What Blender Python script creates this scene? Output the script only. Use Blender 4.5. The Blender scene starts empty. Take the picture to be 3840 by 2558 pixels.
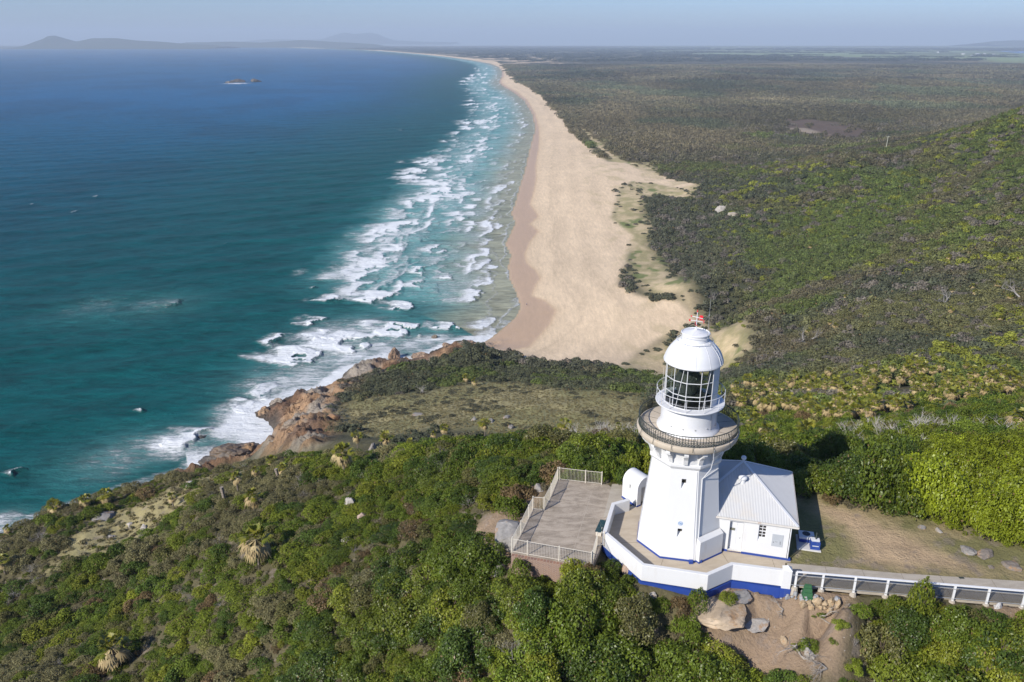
import bpy, bmesh, math, random
import numpy as np
from mathutils import Vector, Matrix
# ------------------------------------------------------------------ camera, light, exposure
SC = bpy.context.scene
COL = SC.collection
rad = math.radians
FOCAL, PITCH, CAMZ = 28.0, 20.7, 35.3
SUN_EL, SUN_TO = 33.8, Vector((-0.730, -0.683, 0.0))        # direction towards the sun on the ground plan
cam_d = bpy.data.cameras.new('camera'); cam = bpy.data.objects.new('camera', cam_d); COL.objects.link(cam)
cam_d.sensor_width = 36.0; cam_d.lens = FOCAL; cam_d.clip_start = 0.5; cam_d.clip_end = 90000
cam.location = (0, 0, CAMZ); cam.rotation_euler = (rad(90 - PITCH), 0, 0)
SC.camera = cam
world = bpy.data.worlds.new('World'); SC.world = world; world.use_nodes = True
wn, wl = world.node_tree.nodes, world.node_tree.links
bg = wn['Background']; bg.inputs['Strength'].default_value = 0.088
sky = wn.new('ShaderNodeTexSky'); sky.sky_type = 'NISHITA'; sky.sun_disc = False
sky.sun_elevation = rad(SUN_EL); sky.sun_rotation = math.atan2(SUN_TO.x, SUN_TO.y)
sky.altitude = 150; sky.air_density = 1.0; sky.dust_density = 0.6; sky.ozone_density = 6.0
_tn = wn.new('ShaderNodeMix'); _tn.data_type = 'RGBA'; _tn.blend_type = 'MULTIPLY'; _tn.inputs[0].default_value = 1.0; _tn.inputs[7].default_value = (0.80, 0.885, 1.13, 1)
wl.new(sky.outputs[0], _tn.inputs[6]); wl.new(_tn.outputs[2], bg.inputs['Color'])
sun_d = bpy.data.lights.new('sun', 'SUN'); sun = bpy.data.objects.new('sun', sun_d); COL.objects.link(sun)
sun_d.energy = 4.2; sun_d.angle = rad(0.55); sun_d.color = (1.0, 0.945, 0.86)
sd = Vector((SUN_TO.x * math.cos(rad(SUN_EL)), SUN_TO.y * math.cos(rad(SUN_EL)), math.sin(rad(SUN_EL))))
sun.rotation_euler = sd.to_track_quat('Z', 'Y').to_euler()
SC.view_settings.view_transform = 'Standard'; SC.view_settings.look = 'None'
SC.view_settings.exposure = 0.5; SC.view_settings.gamma = 1.0
SC.render.engine = 'CYCLES'
SC.cycles.max_bounces = 6; SC.cycles.diffuse_bounces = 2; SC.cycles.glossy_bounces = 3; SC.cycles.transmission_bounces = 4
SC.cycles.transparent_max_bounces = 8; SC.cycles.volume_bounces = 0
SC.cycles.caustics_reflective = False; SC.cycles.caustics_refractive = False

# ------------------------------------------------------------------ surveying: photo positions <-> the ground
D2N = 3840 / 2354.0
FPX = 3840 * FOCAL / 36.0
_s, _c = math.sin(rad(PITCH)), math.cos(rad(PITCH))
SEA = -113.0
def ray(px, py):
    u = (np.asarray(px, float) * D2N - 1920) / FPX; v = (np.asarray(py, float) * D2N - 1279) / FPX
    return u, _c - v * _s, -_s - v * _c
def at_z(px, py, z):
    d = ray(px, py); t = (z - CAMZ) / d[2]; return d[0] * t, d[1] * t
def at_Y(px, py, Y):
    d = ray(px, py); t = Y / d[1]; return d[0] * t, Y, CAMZ + d[2] * t
def row_of(Y, z):                                            # image row (0..1568) of a height at a distance
    q = (z - CAMZ) / Y; v = -(q * _c + _s) / (_c - q * _s); return (v * FPX + 1279) / D2N
def proj(X, Y, Z):
    z = Z - CAMZ; dep = Y * _c - z * _s; up = Y * _s + z * _c
    return (1920 + FPX * X / dep) / D2N, (1279 - FPX * up / dep) / D2N

# ------------------------------------------------------------------ numeric helpers
def _hash(ix, iy, seed):
    h = (ix.astype(np.int64) * 374761393 + iy.astype(np.int64) * 668265263 + seed * 974634777) & 0x7fffffff
    h = ((h ^ (h >> 13)) * 1274126177) & 0x7fffffff
    h = h ^ (h >> 16)
    return (h & 0xffff) / 65535.0
def vnoise(x, y, seed=0):
    x = np.asarray(x, float); y = np.asarray(y, float)
    ix = np.floor(x); iy = np.floor(y); fx = x - ix; fy = y - iy
    fx = fx * fx * (3 - 2 * fx); fy = fy * fy * (3 - 2 * fy)
    a = _hash(ix, iy, seed); b = _hash(ix + 1, iy, seed); c = _hash(ix, iy + 1, seed); d = _hash(ix + 1, iy + 1, seed)
    return (a * (1 - fx) + b * fx) * (1 - fy) + (c * (1 - fx) + d * fx) * fy
def fbm(x, y, seed=0, oct=4):
    s = 0; a = 0.5; t = 0
    for k in range(oct):
        s = s + a * vnoise(x, y, seed + k * 17); t += a; a *= 0.5; x = x * 2.03 + 13.1; y = y * 2.03 + 7.7
    return s / t
def sstep(a, b, x):
    t = np.clip((x - a) / (b - a), 0, 1); return t * t * (3 - 2 * t)
def inside(P, x, y):
    r = np.zeros(np.shape(x), bool); n = len(P)
    for i in range(n):
        x0, y0 = P[i]; x1, y1 = P[(i + 1) % n]
        if y0 == y1: continue
        c = ((y0 > y) != (y1 > y)) & (x < (x1 - x0) * (y - y0) / (y1 - y0) + x0); r ^= c
    return r
def dist_line(P, x, y, closed=False):
    d = np.full(np.shape(x), 1e18); n = len(P)
    for i in range(n if closed else n - 1):
        x0, y0 = P[i]; x1, y1 = P[(i + 1) % n]; ex, ey = x1 - x0, y1 - y0; L = ex * ex + ey * ey + 1e-9
        t = np.clip(((x - x0) * ex + (y - y0) * ey) / L, 0, 1)
        d = np.minimum(d, (x - x0 - t * ex) ** 2 + (y - y0 - t * ey) ** 2)
    return np.sqrt(d)
def soft(P, x, y, w):                                        # 1 well inside a polygon, 0 well outside, w metres of blend
    d = dist_line(P, x, y, True); return sstep(-w, w, np.where(inside(P, x, y), d, -d))
def mixc(c, k, m):
    m = m[..., None]; return c * (1 - m) + np.asarray(k, float) * m

# ------------------------------------------------------------------ object helpers
def tag(o, label=None, cat=None, group=None, kind=None):
    if label: o['label'] = label
    if cat: o['category'] = cat
    if group: o['group'] = group
    if kind: o['kind'] = kind
    return o
def empty(name, loc=(0, 0, 0), rz=0.0):
    o = bpy.data.objects.new(name, None); COL.objects.link(o); o.location = loc; o.rotation_euler = (0, 0, rz)
    o.empty_display_size = 0.3; return o
def mesh_np(name, V, Fq, smooth=False, mats=(), fmat=None):
    """V (n,3), Fq: array (m,k) or list of such arrays."""
    me = bpy.data.meshes.new(name); V = np.asarray(V, np.float32)
    Fs = [np.asarray(f, np.int32) for f in (Fq if isinstance(Fq, list) else [Fq]) if len(f)]
    me.vertices.add(len(V)); me.vertices.foreach_set('co', V.ravel())
    nl = sum(f.size for f in Fs); npoly = sum(len(f) for f in Fs)
    me.loops.add(nl); me.polygons.add(npoly)
    me.loops.foreach_set('vertex_index', np.concatenate([f.ravel() for f in Fs]))
    tot = np.concatenate([np.full(len(f), f.shape[1], np.int32) for f in Fs])
    me.polygons.foreach_set('loop_start', np.concatenate([[0], np.cumsum(tot)[:-1]]).astype(np.int32))
    me.polygons.foreach_set('loop_total', tot)
    if fmat is not None: me.polygons.foreach_set('material_index', np.asarray(fmat, np.int32))
    if smooth: me.polygons.foreach_set('use_smooth', np.ones(npoly, bool))
    for m in mats: me.materials.append(m)
    me.update(calc_edges=True); me.validate()
    return me
def link(name, me, parent=None, loc=None, rz=0.0):
    o = bpy.data.objects.new(name, me); COL.objects.link(o)
    if parent: o.parent = parent
    if loc is not None: o.location = loc
    if rz: o.rotation_euler = (0, 0, rz)
    return o
class MB:                                                    # collects shapes, then links them as ONE mesh object
    def __init__(s): s.v = []; s.f = []
    def add(s, V, F):
        n = len(s.v); s.v += [tuple(p) for p in V]; s.f += [tuple(i + n for i in f) for f in F]; return s
    def box(s, x0, x1, y0, y1, z0, z1, M=None):
        V = [Vector((x, y, z)) for z in (z0, z1) for x, y in ((x0, y0), (x1, y0), (x1, y1), (x0, y1))]
        if M: V = [M @ p for p in V]
        return s.add(V, [(3, 2, 1, 0), (4, 5, 6, 7), (0, 1, 5, 4), (1, 2, 6, 5), (2, 3, 7, 6), (3, 0, 4, 7)])
    def prism(s, P, z0, z1, z0s=None, z1s=None):             # polygon P (counter-clockwise), vertical walls
        n = len(P); a = z0s or [z0] * n; b = z1s or [z1] * n
        V = [(p[0], p[1], a[i]) for i, p in enumerate(P)] + [(p[0], p[1], b[i]) for i, p in enumerate(P)]
        F = [tuple(range(n - 1, -1, -1)), tuple(range(n, 2 * n))] + [(i, (i + 1) % n, n + (i + 1) % n, n + i) for i in range(n)]
        return s.add(V, F)
    def bar(s, a, b, w, h=None, up=(0, 0, 1)):               # rectangular bar from a to b
        a, b = Vector(a), Vector(b); h = h or w; d = (b - a)
        if d.length < 1e-6: return s
        d.normalize(); u = Vector(up)
        if abs(d.dot(u)) > 0.98: u = Vector((1, 0, 0))
        r = d.cross(u).normalized(); u = r.cross(d)
        V = [p + r * sx * w / 2 + u * sz * h / 2 for p in (a, b) for sx, sz in ((-1, -1), (1, -1), (1, 1), (-1, 1))]
        return s.add(V, [(0, 1, 2, 3), (7, 6, 5, 4), (0, 4, 5, 1), (1, 5, 6, 2), (2, 6, 7, 3), (3, 7, 4, 0)])
    def tube(s, pts, r, n=6, cap=True):
        pts = [Vector(p) for p in pts]; rs = r if isinstance(r, (list, tuple)) else [r] * len(pts); m = len(pts); V = []
        ref = Vector((0.31, 0.17, 0.93))
        for i, p in enumerate(pts):
            d = (pts[min(i + 1, m - 1)] - pts[max(i - 1, 0)])
            d = d.normalized() if d.length > 1e-9 else Vector((0, 0, 1))
            u = d.cross(ref if abs(d.dot(ref)) < 0.95 else Vector((1, 0, 0))).normalized(); w = d.cross(u)
            V += [p + (u * math.cos(t) + w * math.sin(t)) * rs[i] for t in (2 * math.pi * k / n for k in range(n))]
        F = [(i * n + k, i * n + (k + 1) % n, (i + 1) * n + (k + 1) % n, (i + 1) * n + k) for i in range(m - 1) for k in range(n)]
        if cap: F += [tuple(range(n - 1, -1, -1)), tuple((m - 1) * n + k for k in range(n))]
        return s.add(V, F)
    def ring(s, r, z, t, n=64, m=6, c=(0, 0)):               # a hoop
        pts = [(c[0] + r * math.cos(a), c[1] + r * math.sin(a), z) for a in (2 * math.pi * k / n for k in range(n))]
        V = []; 
        for k, p in enumerate(pts):
            a = 2 * math.pi * k / n
            V += [(c[0] + (r + t * math.cos(q)) * math.cos(a), c[1] + (r + t * math.cos(q)) * math.sin(a), z + t * math.sin(q)) for q in (2 * math.pi * j / m for j in range(m))]
        return s.add(V, [(k * m + j, ((k + 1) % n) * m + j, ((k + 1) % n) * m + (j + 1) % m, k * m + (j + 1) % m) for k in range(n) for j in range(m)])
    def lathe(s, prof, n=48, a0=0.0, c=(0, 0), close_top=False, close_bot=False):
        V = []; m = len(prof)
        for r, z in prof:
            V += [(c[0] + r * math.cos(a0 + 2 * math.pi * k / n), c[1] + r * math.sin(a0 + 2 * math.pi * k / n), z) for k in range(n)]
        F = [(i * n + k, i * n + (k + 1) % n, (i + 1) * n + (k + 1) % n, (i + 1) * n + k) for i in range(m - 1) for k in range(n)]
        if close_bot: F.append(tuple(range(n - 1, -1, -1)))
        if close_top: F.append(tuple((m - 1) * n + k for k in range(n)))
        return s.add(V, F)
    def quad(s, *p): return s.add(p, [tuple(range(len(p)))])
    def xf(s, M): s.v = [tuple(M @ Vector(p)) for p in s.v]; return s
    def build(s, name, mat, parent=None, smooth=False, bevel=0, loc=None, rz=0.0):
        me = bpy.data.meshes.new(name); me.from_pydata(s.v, [], s.f)
        for m in (mat if isinstance(mat, (list, tuple)) else [mat]): me.materials.append(m)
        bm = bmesh.new(); bm.from_mesh(me); bmesh.ops.recalc_face_normals(bm, faces=bm.faces)
        if bevel:
            es = [e for e in bm.edges if len(e.link_faces) == 2 and e.calc_face_angle(0) > 0.6]
            bmesh.ops.bevel(bm, geom=es, offset=bevel, segments=2, affect='EDGES', profile=0.6)
        bm.to_mesh(me); bm.free()
        if smooth:
            me.polygons.foreach_set('use_smooth', np.ones(len(me.polygons), bool))
            try: me.set_sharp_from_angle(angle=rad(38))
            except Exception: pass
        me.update(); return link(name, me, parent, loc, rz)

# ------------------------------------------------------------------ material helpers
class NT:
    def __init__(s, name):
        s.m = bpy.data.materials.new(name); s.m.use_nodes = True; s.t = s.m.node_tree; s.n = s.t.nodes
        s.p = s.n['Principled BSDF']; s.out = s.n['Material Output']
    def new(s, t, **k):
        n = s.n.new(t)
        for a, b in k.items():
            if hasattr(n, a): setattr(n, a, b)
        return n
    def ln(s, a, b): s.t.links.new(a, b); return s
    def inp(s, n, i, v):
        q = n.inputs[i]
        if hasattr(v, 'links') or isinstance(v, bpy.types.NodeSocket): s.t.links.new(v, q)
        else: q.default_value = v
    def coord(s, kind='Object', scale=None, rot=None):
        c = s.new('ShaderNodeTexCoord').outputs[kind]
        if scale is None: return c
        m = s.new('ShaderNodeMapping'); s.ln(c, m.inputs[0]); m.inputs['Scale'].default_value = scale
        if rot: m.inputs['Rotation'].default_value = rot
        return m.outputs[0]
    def noise(s, vec, scale, detail=4, rough=0.55, dist=0.0):
        n = s.new('ShaderNodeTexNoise'); s.ln(vec, n.inputs['Vector']); n.inputs['Scale'].default_value = scale
        n.inputs['Detail'].default_value = detail; n.inputs['Roughness'].default_value = rough; n.inputs['Distortion'].default_value = dist
        return n.outputs['Fac']
    def vor(s, vec, scale, feat='F1', out='Distance'):
        n = s.new('ShaderNodeTexVoronoi'); n.feature = feat; s.ln(vec, n.inputs['Vector']); n.inputs['Scale'].default_value = scale
        return n.outputs[out]
    def mix(s, f, a, b, bt='MIX'):
        n = s.new('ShaderNodeMix'); n.data_type = 'RGBA'; n.blend_type = bt
        s.inp(n, 0, f); 
        for i, v in ((6, a), (7, b)):
            if isinstance(v, (tuple, list)): v = tuple(v) + ((1.0,) if len(v) == 3 else ())
            s.inp(n, i, v)
        return n.outputs[2]
    def math(s, op, a, b=0.0, clamp=False):
        n = s.new('ShaderNodeMath'); n.operation = op; n.use_clamp = clamp; s.inp(n, 0, a); s.inp(n, 1, b); return n.outputs[0]
    def rng(s, v, a, b, c=0.0, d=1.0, smooth=True):
        n = s.new('ShaderNodeMapRange'); n.interpolation_type = 'SMOOTHSTEP' if smooth else 'LINEAR'
        s.inp(n, 0, v); s.inp(n, 1, a); s.inp(n, 2, b); s.inp(n, 3, c); s.inp(n, 4, d); return n.outputs[0]
    def attr(s, name, out='Fac', geo=True):
        n = s.new('ShaderNodeAttribute'); n.attribute_name = name; return n.outputs[out]
    def bump(s, h, strength=0.5, dist=0.1, normal=None):
        n = s.new('ShaderNodeBump'); s.inp(n, 'Height', h); s.inp(n, 'Strength', strength); s.inp(n, 'Distance', dist)
        if normal is not None: s.ln(normal, n.inputs['Normal'])
        return n.outputs[0]
    def setp(s, **k):
        for a, b in k.items():
            nm = a.replace('_', ' ')
            if isinstance(b, (tuple, list)) and len(b) == 3: b = tuple(b) + (1.0,)
            s.inp(s.p, nm, b)
        return s
def paint(name, col, rough=0.55, var=0.06, scale=1.2, bump=0.0, metal=0.0, spec=0.4, dirt=None, dirt_amt=0.25):
    t = NT(name); c = t.coord('Object'); n = t.noise(c, scale, 6, 0.62)
    lo = tuple(v * (1 - var) for v in col); hi = tuple(min(1, v * (1 + var)) for v in col)
    b = t.mix(n, lo, hi)
    if dirt:
        m = t.rng(t.noise(t.coord('Object', (1.6, 1.6, 0.35)), 1.1, 7, 0.7), 0.52, 0.78, 0, dirt_amt); b = t.mix(m, b, dirt)
    t.setp(Base_Color=b, Roughness=rough, Metallic=metal); t.p.inputs['Specular IOR Level'].default_value = spec
    if bump: t.setp(Normal=t.bump(t.noise(c, 38, 5, 0.6), bump, 0.02))
    return t.m
# ------------------------------------------------------------------ the lie of the land
COAST_D = [(-500, 1400), (-200, 1290), (0, 1222), (130, 1180), (250, 1140), (360, 1108), (430, 1085), (475, 1068), (560, 1055), (600, 1040), (622, 1022), (628, 1000), (612, 975),
    (588, 950), (612, 938), (640, 925), (680, 906), (730, 897), (762, 890), (778, 872), (792, 850), (830, 836), (888, 829), (906, 818),
    (930, 829), (965, 820), (1002, 808), (1040, 795), (1075, 787), (1098, 797)]
SAND_D = [(1112, 788), (1138, 771), (1165, 748), (1188, 728), (1198, 705), (1186, 668), (1172, 640), (1169, 612), (1176, 586), (1163, 562),
    (1173, 541), (1186, 512), (1176, 490), (1185, 470), (1196, 428), (1207, 395), (1217, 350), (1226, 316), (1232, 296), (1224, 262), (1206, 232), (1180, 212),
    (1160, 201), (1147, 190), (1154, 176), (1155, 165), (1146, 154), (1128, 146.5), (1082, 138), (1030, 131), (960, 124), (880, 117.6), (800, 113.4), (700, 110.6), (600, 108.8),
    (480, 107.8), (340, 107.2)]
def W(P, z=SEA): return [tuple(float(q) for q in at_z(px, py, z)) for px, py in P]
COAST = W(COAST_D) + W(SAND_D)
NROCK = len(COAST_D)
SEA_POLY = COAST + [(-9000, 15800), (-60000, 17000), (-60000, -2000), (-600, -2000)]
# spot heights: photo position and distance (the height follows), read down the photo's columns
SPOT = [
 (0,1568,60),(0,1400,78),(0,1290,90),(0,1222,101),(150,1150,108),(300,1110,114),(430,1082,120),(300,1568,57),(300,1350,75),(300,1200,95),(600,1568,50),(600,1300,65),(600,1150,80),(600,1080,100),
 (560,1062,118),(650,1045,118),(760,1035,112),(-300,1568,66),(-300,1400,85),(-300,1330,100),(900,1568,44.6),(900,1300,57.5),(900,1150,68),(900,1040,92),(1000,1568,43.2),(1000,1300,54),(1000,1100,69),
 (1000,1022,88),(1150,1012,84),(1300,1568,41.6),(1300,1400,47),(1200,1290,49.9),(1130,1220,53.6),(1150,1130,60),(1300,1010,82),(1450,1005,80),(1450,1060,67),(1280,1075,63),(1180,1060,66),
 (1700,1568,40.6),(1500,1568,41.2),(1500,1440,44.0),(2100,1568,40.3),(2354,1568,40),(2600,1568,40),(2354,1430,43.2),(1900,1450,43.7),(2100,1430,43.3),(2600,1430,43.4),
 (2354,1190,60),(2600,1190,60),(2200,1150,62),(2000,1120,62.5),(1900,1095,64),
 (700,1010,205),(690,985,232),(650,985,262),(760,960,248),(800,1010,182),(850,1000,196),(850,950,240),(780,905,292),(850,880,308),(900,850,330),(960,835,348),(1000,1000,183),(1000,950,222),(1000,890,285),(1000,840,338),
 (1080,815,352),(1150,1000,176),(1150,940,222),(1150,880,285),(1150,835,340),(1300,995,172),(1300,940,212),(1300,890,262),(1300,860,318),(1450,990,165),(1450,940,200),(1450,895,245),(1450,868,310),
 (1600,985,150),(1600,930,185),(1600,885,250),(1750,985,118),(1750,930,165),(1750,880,222),(1750,820,300),(1700,740,370),(1620,640,455),(1640,540,600),
 (1900,990,105),(1900,930,146),(1900,870,205),(1900,780,290),(1900,680,370),(1850,580,505),(1800,500,610),(1700,478,662),(1760,440,690),(1850,395,720),(1950,362,745),
 (2000,1075,66),(2000,990,98),(2000,920,140),(2000,840,200),(2000,720,300),(2000,580,450),(2000,470,590),(2000,400,690),(2040,343,790),(2100,330,800),
 (2200,1080,68),(2200,990,92),(2200,920,132),(2200,820,200),(2200,680,310),(2200,500,470),(2200,380,640),(2200,310,720),(2270,278,760),
 (2354,1050,76),(2354,960,100),(2354,900,140),(2354,800,200),(2354,650,300),(2354,450,460),(2354,330,610),(2354,252,715),
 (2650,1050,76),(2650,960,100),(2650,880,140),(2650,750,200),(2650,580,300),(2650,370,460),(2650,180,700)]
FIXED = [(20.5,44.4,-.7),(21.5,43.6,-.9),(1,48.3,-1.15),(4,47,-1.25),(0,47.2,-1.7),(2.5,45.8,-2.2),(7,45.2,-1.6),
   # x, y, z : levelled ground round the station, hidden falls behind brows and ridges, sea floor edge, flats
 (6.6,48.6,-.75),(9.0,45.6,-.9),(11.3,44.8,-1.2),(13.5,44.3,-1.35),(16,45.0,-1.3),(19.3,44.7,-1.4),(23,44.3,-.35),(28,43.4,-.3),(34,42.7,-.3),(40,42.2,-.3),
 (-78,150,-68),(-60,160,-64),(-40,160,-57),(-100,150,-74),(-90,190,-98),(-150,170,-95),
 (-20,130,-40),(0,120,-33),(18,115,-29),(-35,130,-43),(36,110,-24),
(-40,355,-111),(10,372,-111.4),(60,372,-111.5),(95,350,-110.4),(120,420,-110),(130,520,-109.6),(150,700,-109),(170,900,-109)]
def _rbf():
    P = []; Z = []
    for px, py, Y in SPOT:
        X, Y, z = at_Y(px, py, Y); P.append((X / Y, math.log(Y))); Z.append(z - (0.5 if Y < 50 else 1.2 if Y < 130 else 2.2 if Y < 1000 and px > 1500 else 0.6))
    for x, y, z in FIXED: P.append((x / y, math.log(y))); Z.append(z)
    for (px, py, z) in [(1500,470,-108),(1450,400,-107.5),(1700,360,-106),(1900,335,-106),(2080,305,-106),(2200,270,-106),(2354,220,-106),(2700,150,-104),(1500,300,-107),(1800,300,-106),(1300,200,-108),(2000,250,-106),
                        (1700,250,-106),(1500,200,-107),(1200,150,-108),(2000,180,-106),(2354,160,-106),(2700,140,-106),(1700,150,-107)]:
        X, Y = at_z(px, py, z); P.append((X / Y, math.log(Y))); Z.append(z)
    for x, y in COAST[:-12:2]: P.append((x / y, math.log(y))); Z.append(SEA)
    for a in (-1.2, -.8, -.4, 0, .4, .8, 1.2):
        for Y in (3500, 8000, 23000): P.append((a, math.log(Y))); Z.append(-107)
    for a in (-1.2, -.6, 0, .6, 1.2): P.append((a, math.log(26))); Z.append(-11.5 + a * 4)
    P = np.array(P) * np.array([1.6, 1.0]); Z = np.array(Z); e2 = 0.04 ** 2
    K = np.sqrt(((P[:, None] - P[None]) ** 2).sum(-1) + e2); n = len(P)
    A = np.zeros((n + 1, n + 1)); A[:n, :n] = K - 0.0004 * np.eye(n); A[:n, n] = 1; A[n, :n] = 1
    w = np.linalg.solve(A, np.concatenate([Z, [0]])); return P, w, e2
RP, RW, RE = _rbf()
def base_height(X, Y):
    q = np.stack([X / Y * 1.6, np.log(Y)], -1).reshape(-1, 2); o = np.empty(len(q))
    for i in range(0, len(q), 60000):
        s = q[i:i + 60000]; o[i:i + 60000] = np.sqrt(((s[:, None] - RP[None]) ** 2).sum(-1) + RE) @ RW[:-1] + RW[-1]
    return o.reshape(np.shape(X))
# level ground round the station (metres on plan)
PAD = [(0.9, 50.6), (5.6, 49.1), (7.9, 51.8), (9.9, 48.0), (13.4, 46.9), (15.3, 48.1), (19.2, 47.3), (25, 46.0), (34.5, 44.8), (44, 43.9), (46, 50), (40, 54), (33, 57.5), (27, 61), (21, 62), (14, 62), (4, 60)]
LAWN = [(19.9, 48.2), (27, 47.0), (36, 46.1), (46, 45), (46, 50.5), (38, 53), (33, 55.5), (30.4, 57.2), (27.5, 59.4), (22, 60.5), (20.5, 56)]
BARE = [(24.8, 48.0), (30, 47.4), (33, 47.6), (31.5, 49.8), (29.6, 52.2), (27.6, 55), (25.2, 56.4), (24.4, 55.0), (25.8, 52), (25.6, 50)]

AG = np.arange(-1.06, 1.0601, 0.0024)
YG = [26.0]
while YG[-1] < 22500:
    y = YG[-1]; YG.append(y + max(0.16, y * 0.0042 if y < 1500 else y * 0.0085))
YG = np.array(YG); NA, NY = len(AG), len(YG)
def _upsample(Xc, ac, yc):                                   # coarse spline surface to the fine grid
    ia = np.interp(AG, ac, np.arange(len(ac))); iy = np.interp(np.log(YG), yc, np.arange(len(yc)))
    def cub(M, t, ax):
        i = np.clip(np.floor(t).astype(int), 1, M.shape[ax] - 3); f = t - i
        sh = [1, 1]; sh[ax] = -1; f = f.reshape(sh)
        p = [np.take(M, i + k, axis=ax) for k in (-1, 0, 1, 2)]
        return p[1] + 0.5 * f * (p[2] - p[0] + f * (2 * p[0] - 5 * p[1] + 4 * p[2] - p[3] + f * (3 * (p[1] - p[2]) + p[3] - p[0])))
    return cub(cub(Xc, iy, 0), ia, 1)
_ac = np.linspace(-1.07, 1.07, 150); _yc = np.linspace(math.log(25.5), math.log(23000), 230)
GX = YG[:, None] * AG[None, :]; GY = np.repeat(YG[:, None], NA, 1)
_A, _Yc = np.meshgrid(_ac, np.exp(_yc))
Z = _upsample(base_height(_A * _Yc, _Yc), _ac, _yc)
Rr = np.hypot(GX, GY)
# coast: signed distance (plus inland), then the shore profile
dc = dist_line(COAST, GX, GY); sea_in = inside(SEA_POLY, GX, GY); SD = np.where(sea_in, -dc, dc)
drock = dist_line(COAST[:NROCK], GX, GY); dsand = dist_line(COAST[NROCK - 1:], GX, GY)
rocky = sstep(-12, 12, dsand - drock)
wob = (fbm(GX / 9, GY / 9, 3) - 0.5) * 9 * sstep(130, 60, drock) * rocky
SDr = SD + wob
slope = rocky * 0.95 + (1 - rocky) * (0.035 + 0.02 * sstep(0, 60, SD))
slope = slope + sstep(60, 200, SDr) * 0.4
cap = np.where(SDr > 0, 0.25 + slope * SDr, (0.06 + 0.64 * rocky) * SDr)
cap = cap + rocky * np.where(SDr > 0, (fbm(GX / 5.5, GY / 5.5, 21, 5) - 0.42) * 9 * sstep(0, 14, SDr), 0)
PADM = soft(PAD, GX, GY, 1.0)
near = GY < 1400
rough = (fbm(GX / 7, GY / 7, 5) - 0.5) * 1.3 + (fbm(GX / 28, GY / 28, 8) - 0.5) * 3.2 * sstep(80, 250, GY)
flat_sand_D = [(1100, 800), (1240, 848), (1400, 862), (1440, 862), (1700, 870), (1720, 830), (1610, 700), (1530, 600), (1480, 470), (1560, 440), (1400, 370), (1330, 290), (1280, 230), (1225, 190), (1180, 160), (1120, 147), (1150, 190), (1225, 300), (1170, 560), (1190, 700)]
FLAT = soft(W(flat_sand_D, -111), GX, GY, 14)
far_roll = (fbm(GX / 420, GY / 420, 9, 4) - 0.5) * 44 * sstep(1100, 2600, GY) * sstep(60, 500, SD) * sstep(5200, 3200, GY)
far_roll += (fbm(GX / 120, GY / 120, 19, 3) - 0.5) * 7 * sstep(900, 1500, GY) * sstep(60, 250, SD)
Z = Z + rough * (1 - FLAT * 0.93) * np.where(GY < 75, 0.55, 1.0) + far_roll
tops = np.maximum(Z - SEA, 0.4)
Z = SEA + np.where(SDr > 0, np.minimum(tops, cap), np.maximum(cap, -9))
flat_m = (SDr > 0) & (GY > 380)
Z = np.where(flat_m & (Z < SEA + 0.2), SEA + 0.2, Z)
Z = Z * (1 - PADM) + (-0.07 + (fbm(GX / 3, GY / 3, 40) - 0.5) * 0.10) * PADM
# the ground stays under the paving, and drops away at the foot of the walls
STATION = [(-.1, 49.2), (5.8, 47.5), (6.85, 50.5), (9.15, 46.5), (13.4, 45.4), (15.5, 46.6), (19.0, 45.85), (19.4, 45.9), (44.5, 42.4), (44.5, 45.1), (35.7, 46.15), (27.1, 47.1), (20.0, 48.3), (21.5, 55.6), (14, 58), (9.6, 60), (3.9, 60), (2.6, 55.2), (1.6, 55.3)]
_st = inside(STATION, GX, GY) | (dist_line(STATION, GX, GY, True) < .12); Z = np.where(_st, np.minimum(Z, -.10), Z)
FOOT = [((0, 49.25), -.85), ((5.75, 47.5), -.95), ((6.95, 50.5), -.34), ((9.18, 46.5), -.56), ((13.42, 45.4), -.98), ((15.44, 46.6), -.95), ((18.6, 45.9), -1.12), ((19.9, 45.5), -.55), ((20.4, 45.0), -.45), ((21.3, 45.2), -.20), ((27, 44.5), -.16), ((34, 43.5), -.16), ((44, 42.3), -.16)]
_w = 1 / (np.stack([np.hypot(GX - p[0], GY - p[1]) for p, _ in FOOT]) ** 2 + .05); _tz = (_w * np.array([f[1] for f in FOOT])[:, None, None]).sum(0) / _w.sum(0)
_fd = dist_line([f[0] for f in FOOT], GX, GY); _out = ~_st & (GY < 51.5) & (GX > -1)
Z = np.where(_st & (_fd < .55), np.minimum(Z, _tz), Z)
Z = np.where(_out & (_fd < 2.2), np.minimum(Z, _tz + (fbm(GX / .9, GY / .9, 44) - .5) * .10 - .25 * np.maximum(0, _fd - .3)), Z)
_o2 = ~_st & (GY < 47.5) & (GX > 17) & (_fd < 5); Z = np.where(_o2, np.maximum(Z, _tz - .02 - (.30 + .35 * sstep(0, 2.5, _fd)) * _fd + (fbm(GX / .8, GY / .8, 45) - .5) * .14), Z)
def _samp(M, x, y):
    x = np.asarray(x, float); y = np.asarray(y, float)
    fi = np.interp(y, YG, np.arange(NY)); fa = np.interp(x / y, AG, np.arange(NA))
    i = np.clip(fi.astype(int), 0, NY - 2); j = np.clip(fa.astype(int), 0, NA - 2); u = fi - i; v = fa - j
    return (M[i, j] * (1 - u) + M[i + 1, j] * u) * (1 - v) + (M[i, j + 1] * (1 - u) + M[i + 1, j + 1] * u) * v
def ground(x, y): return _samp(Z, x, y)
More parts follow.
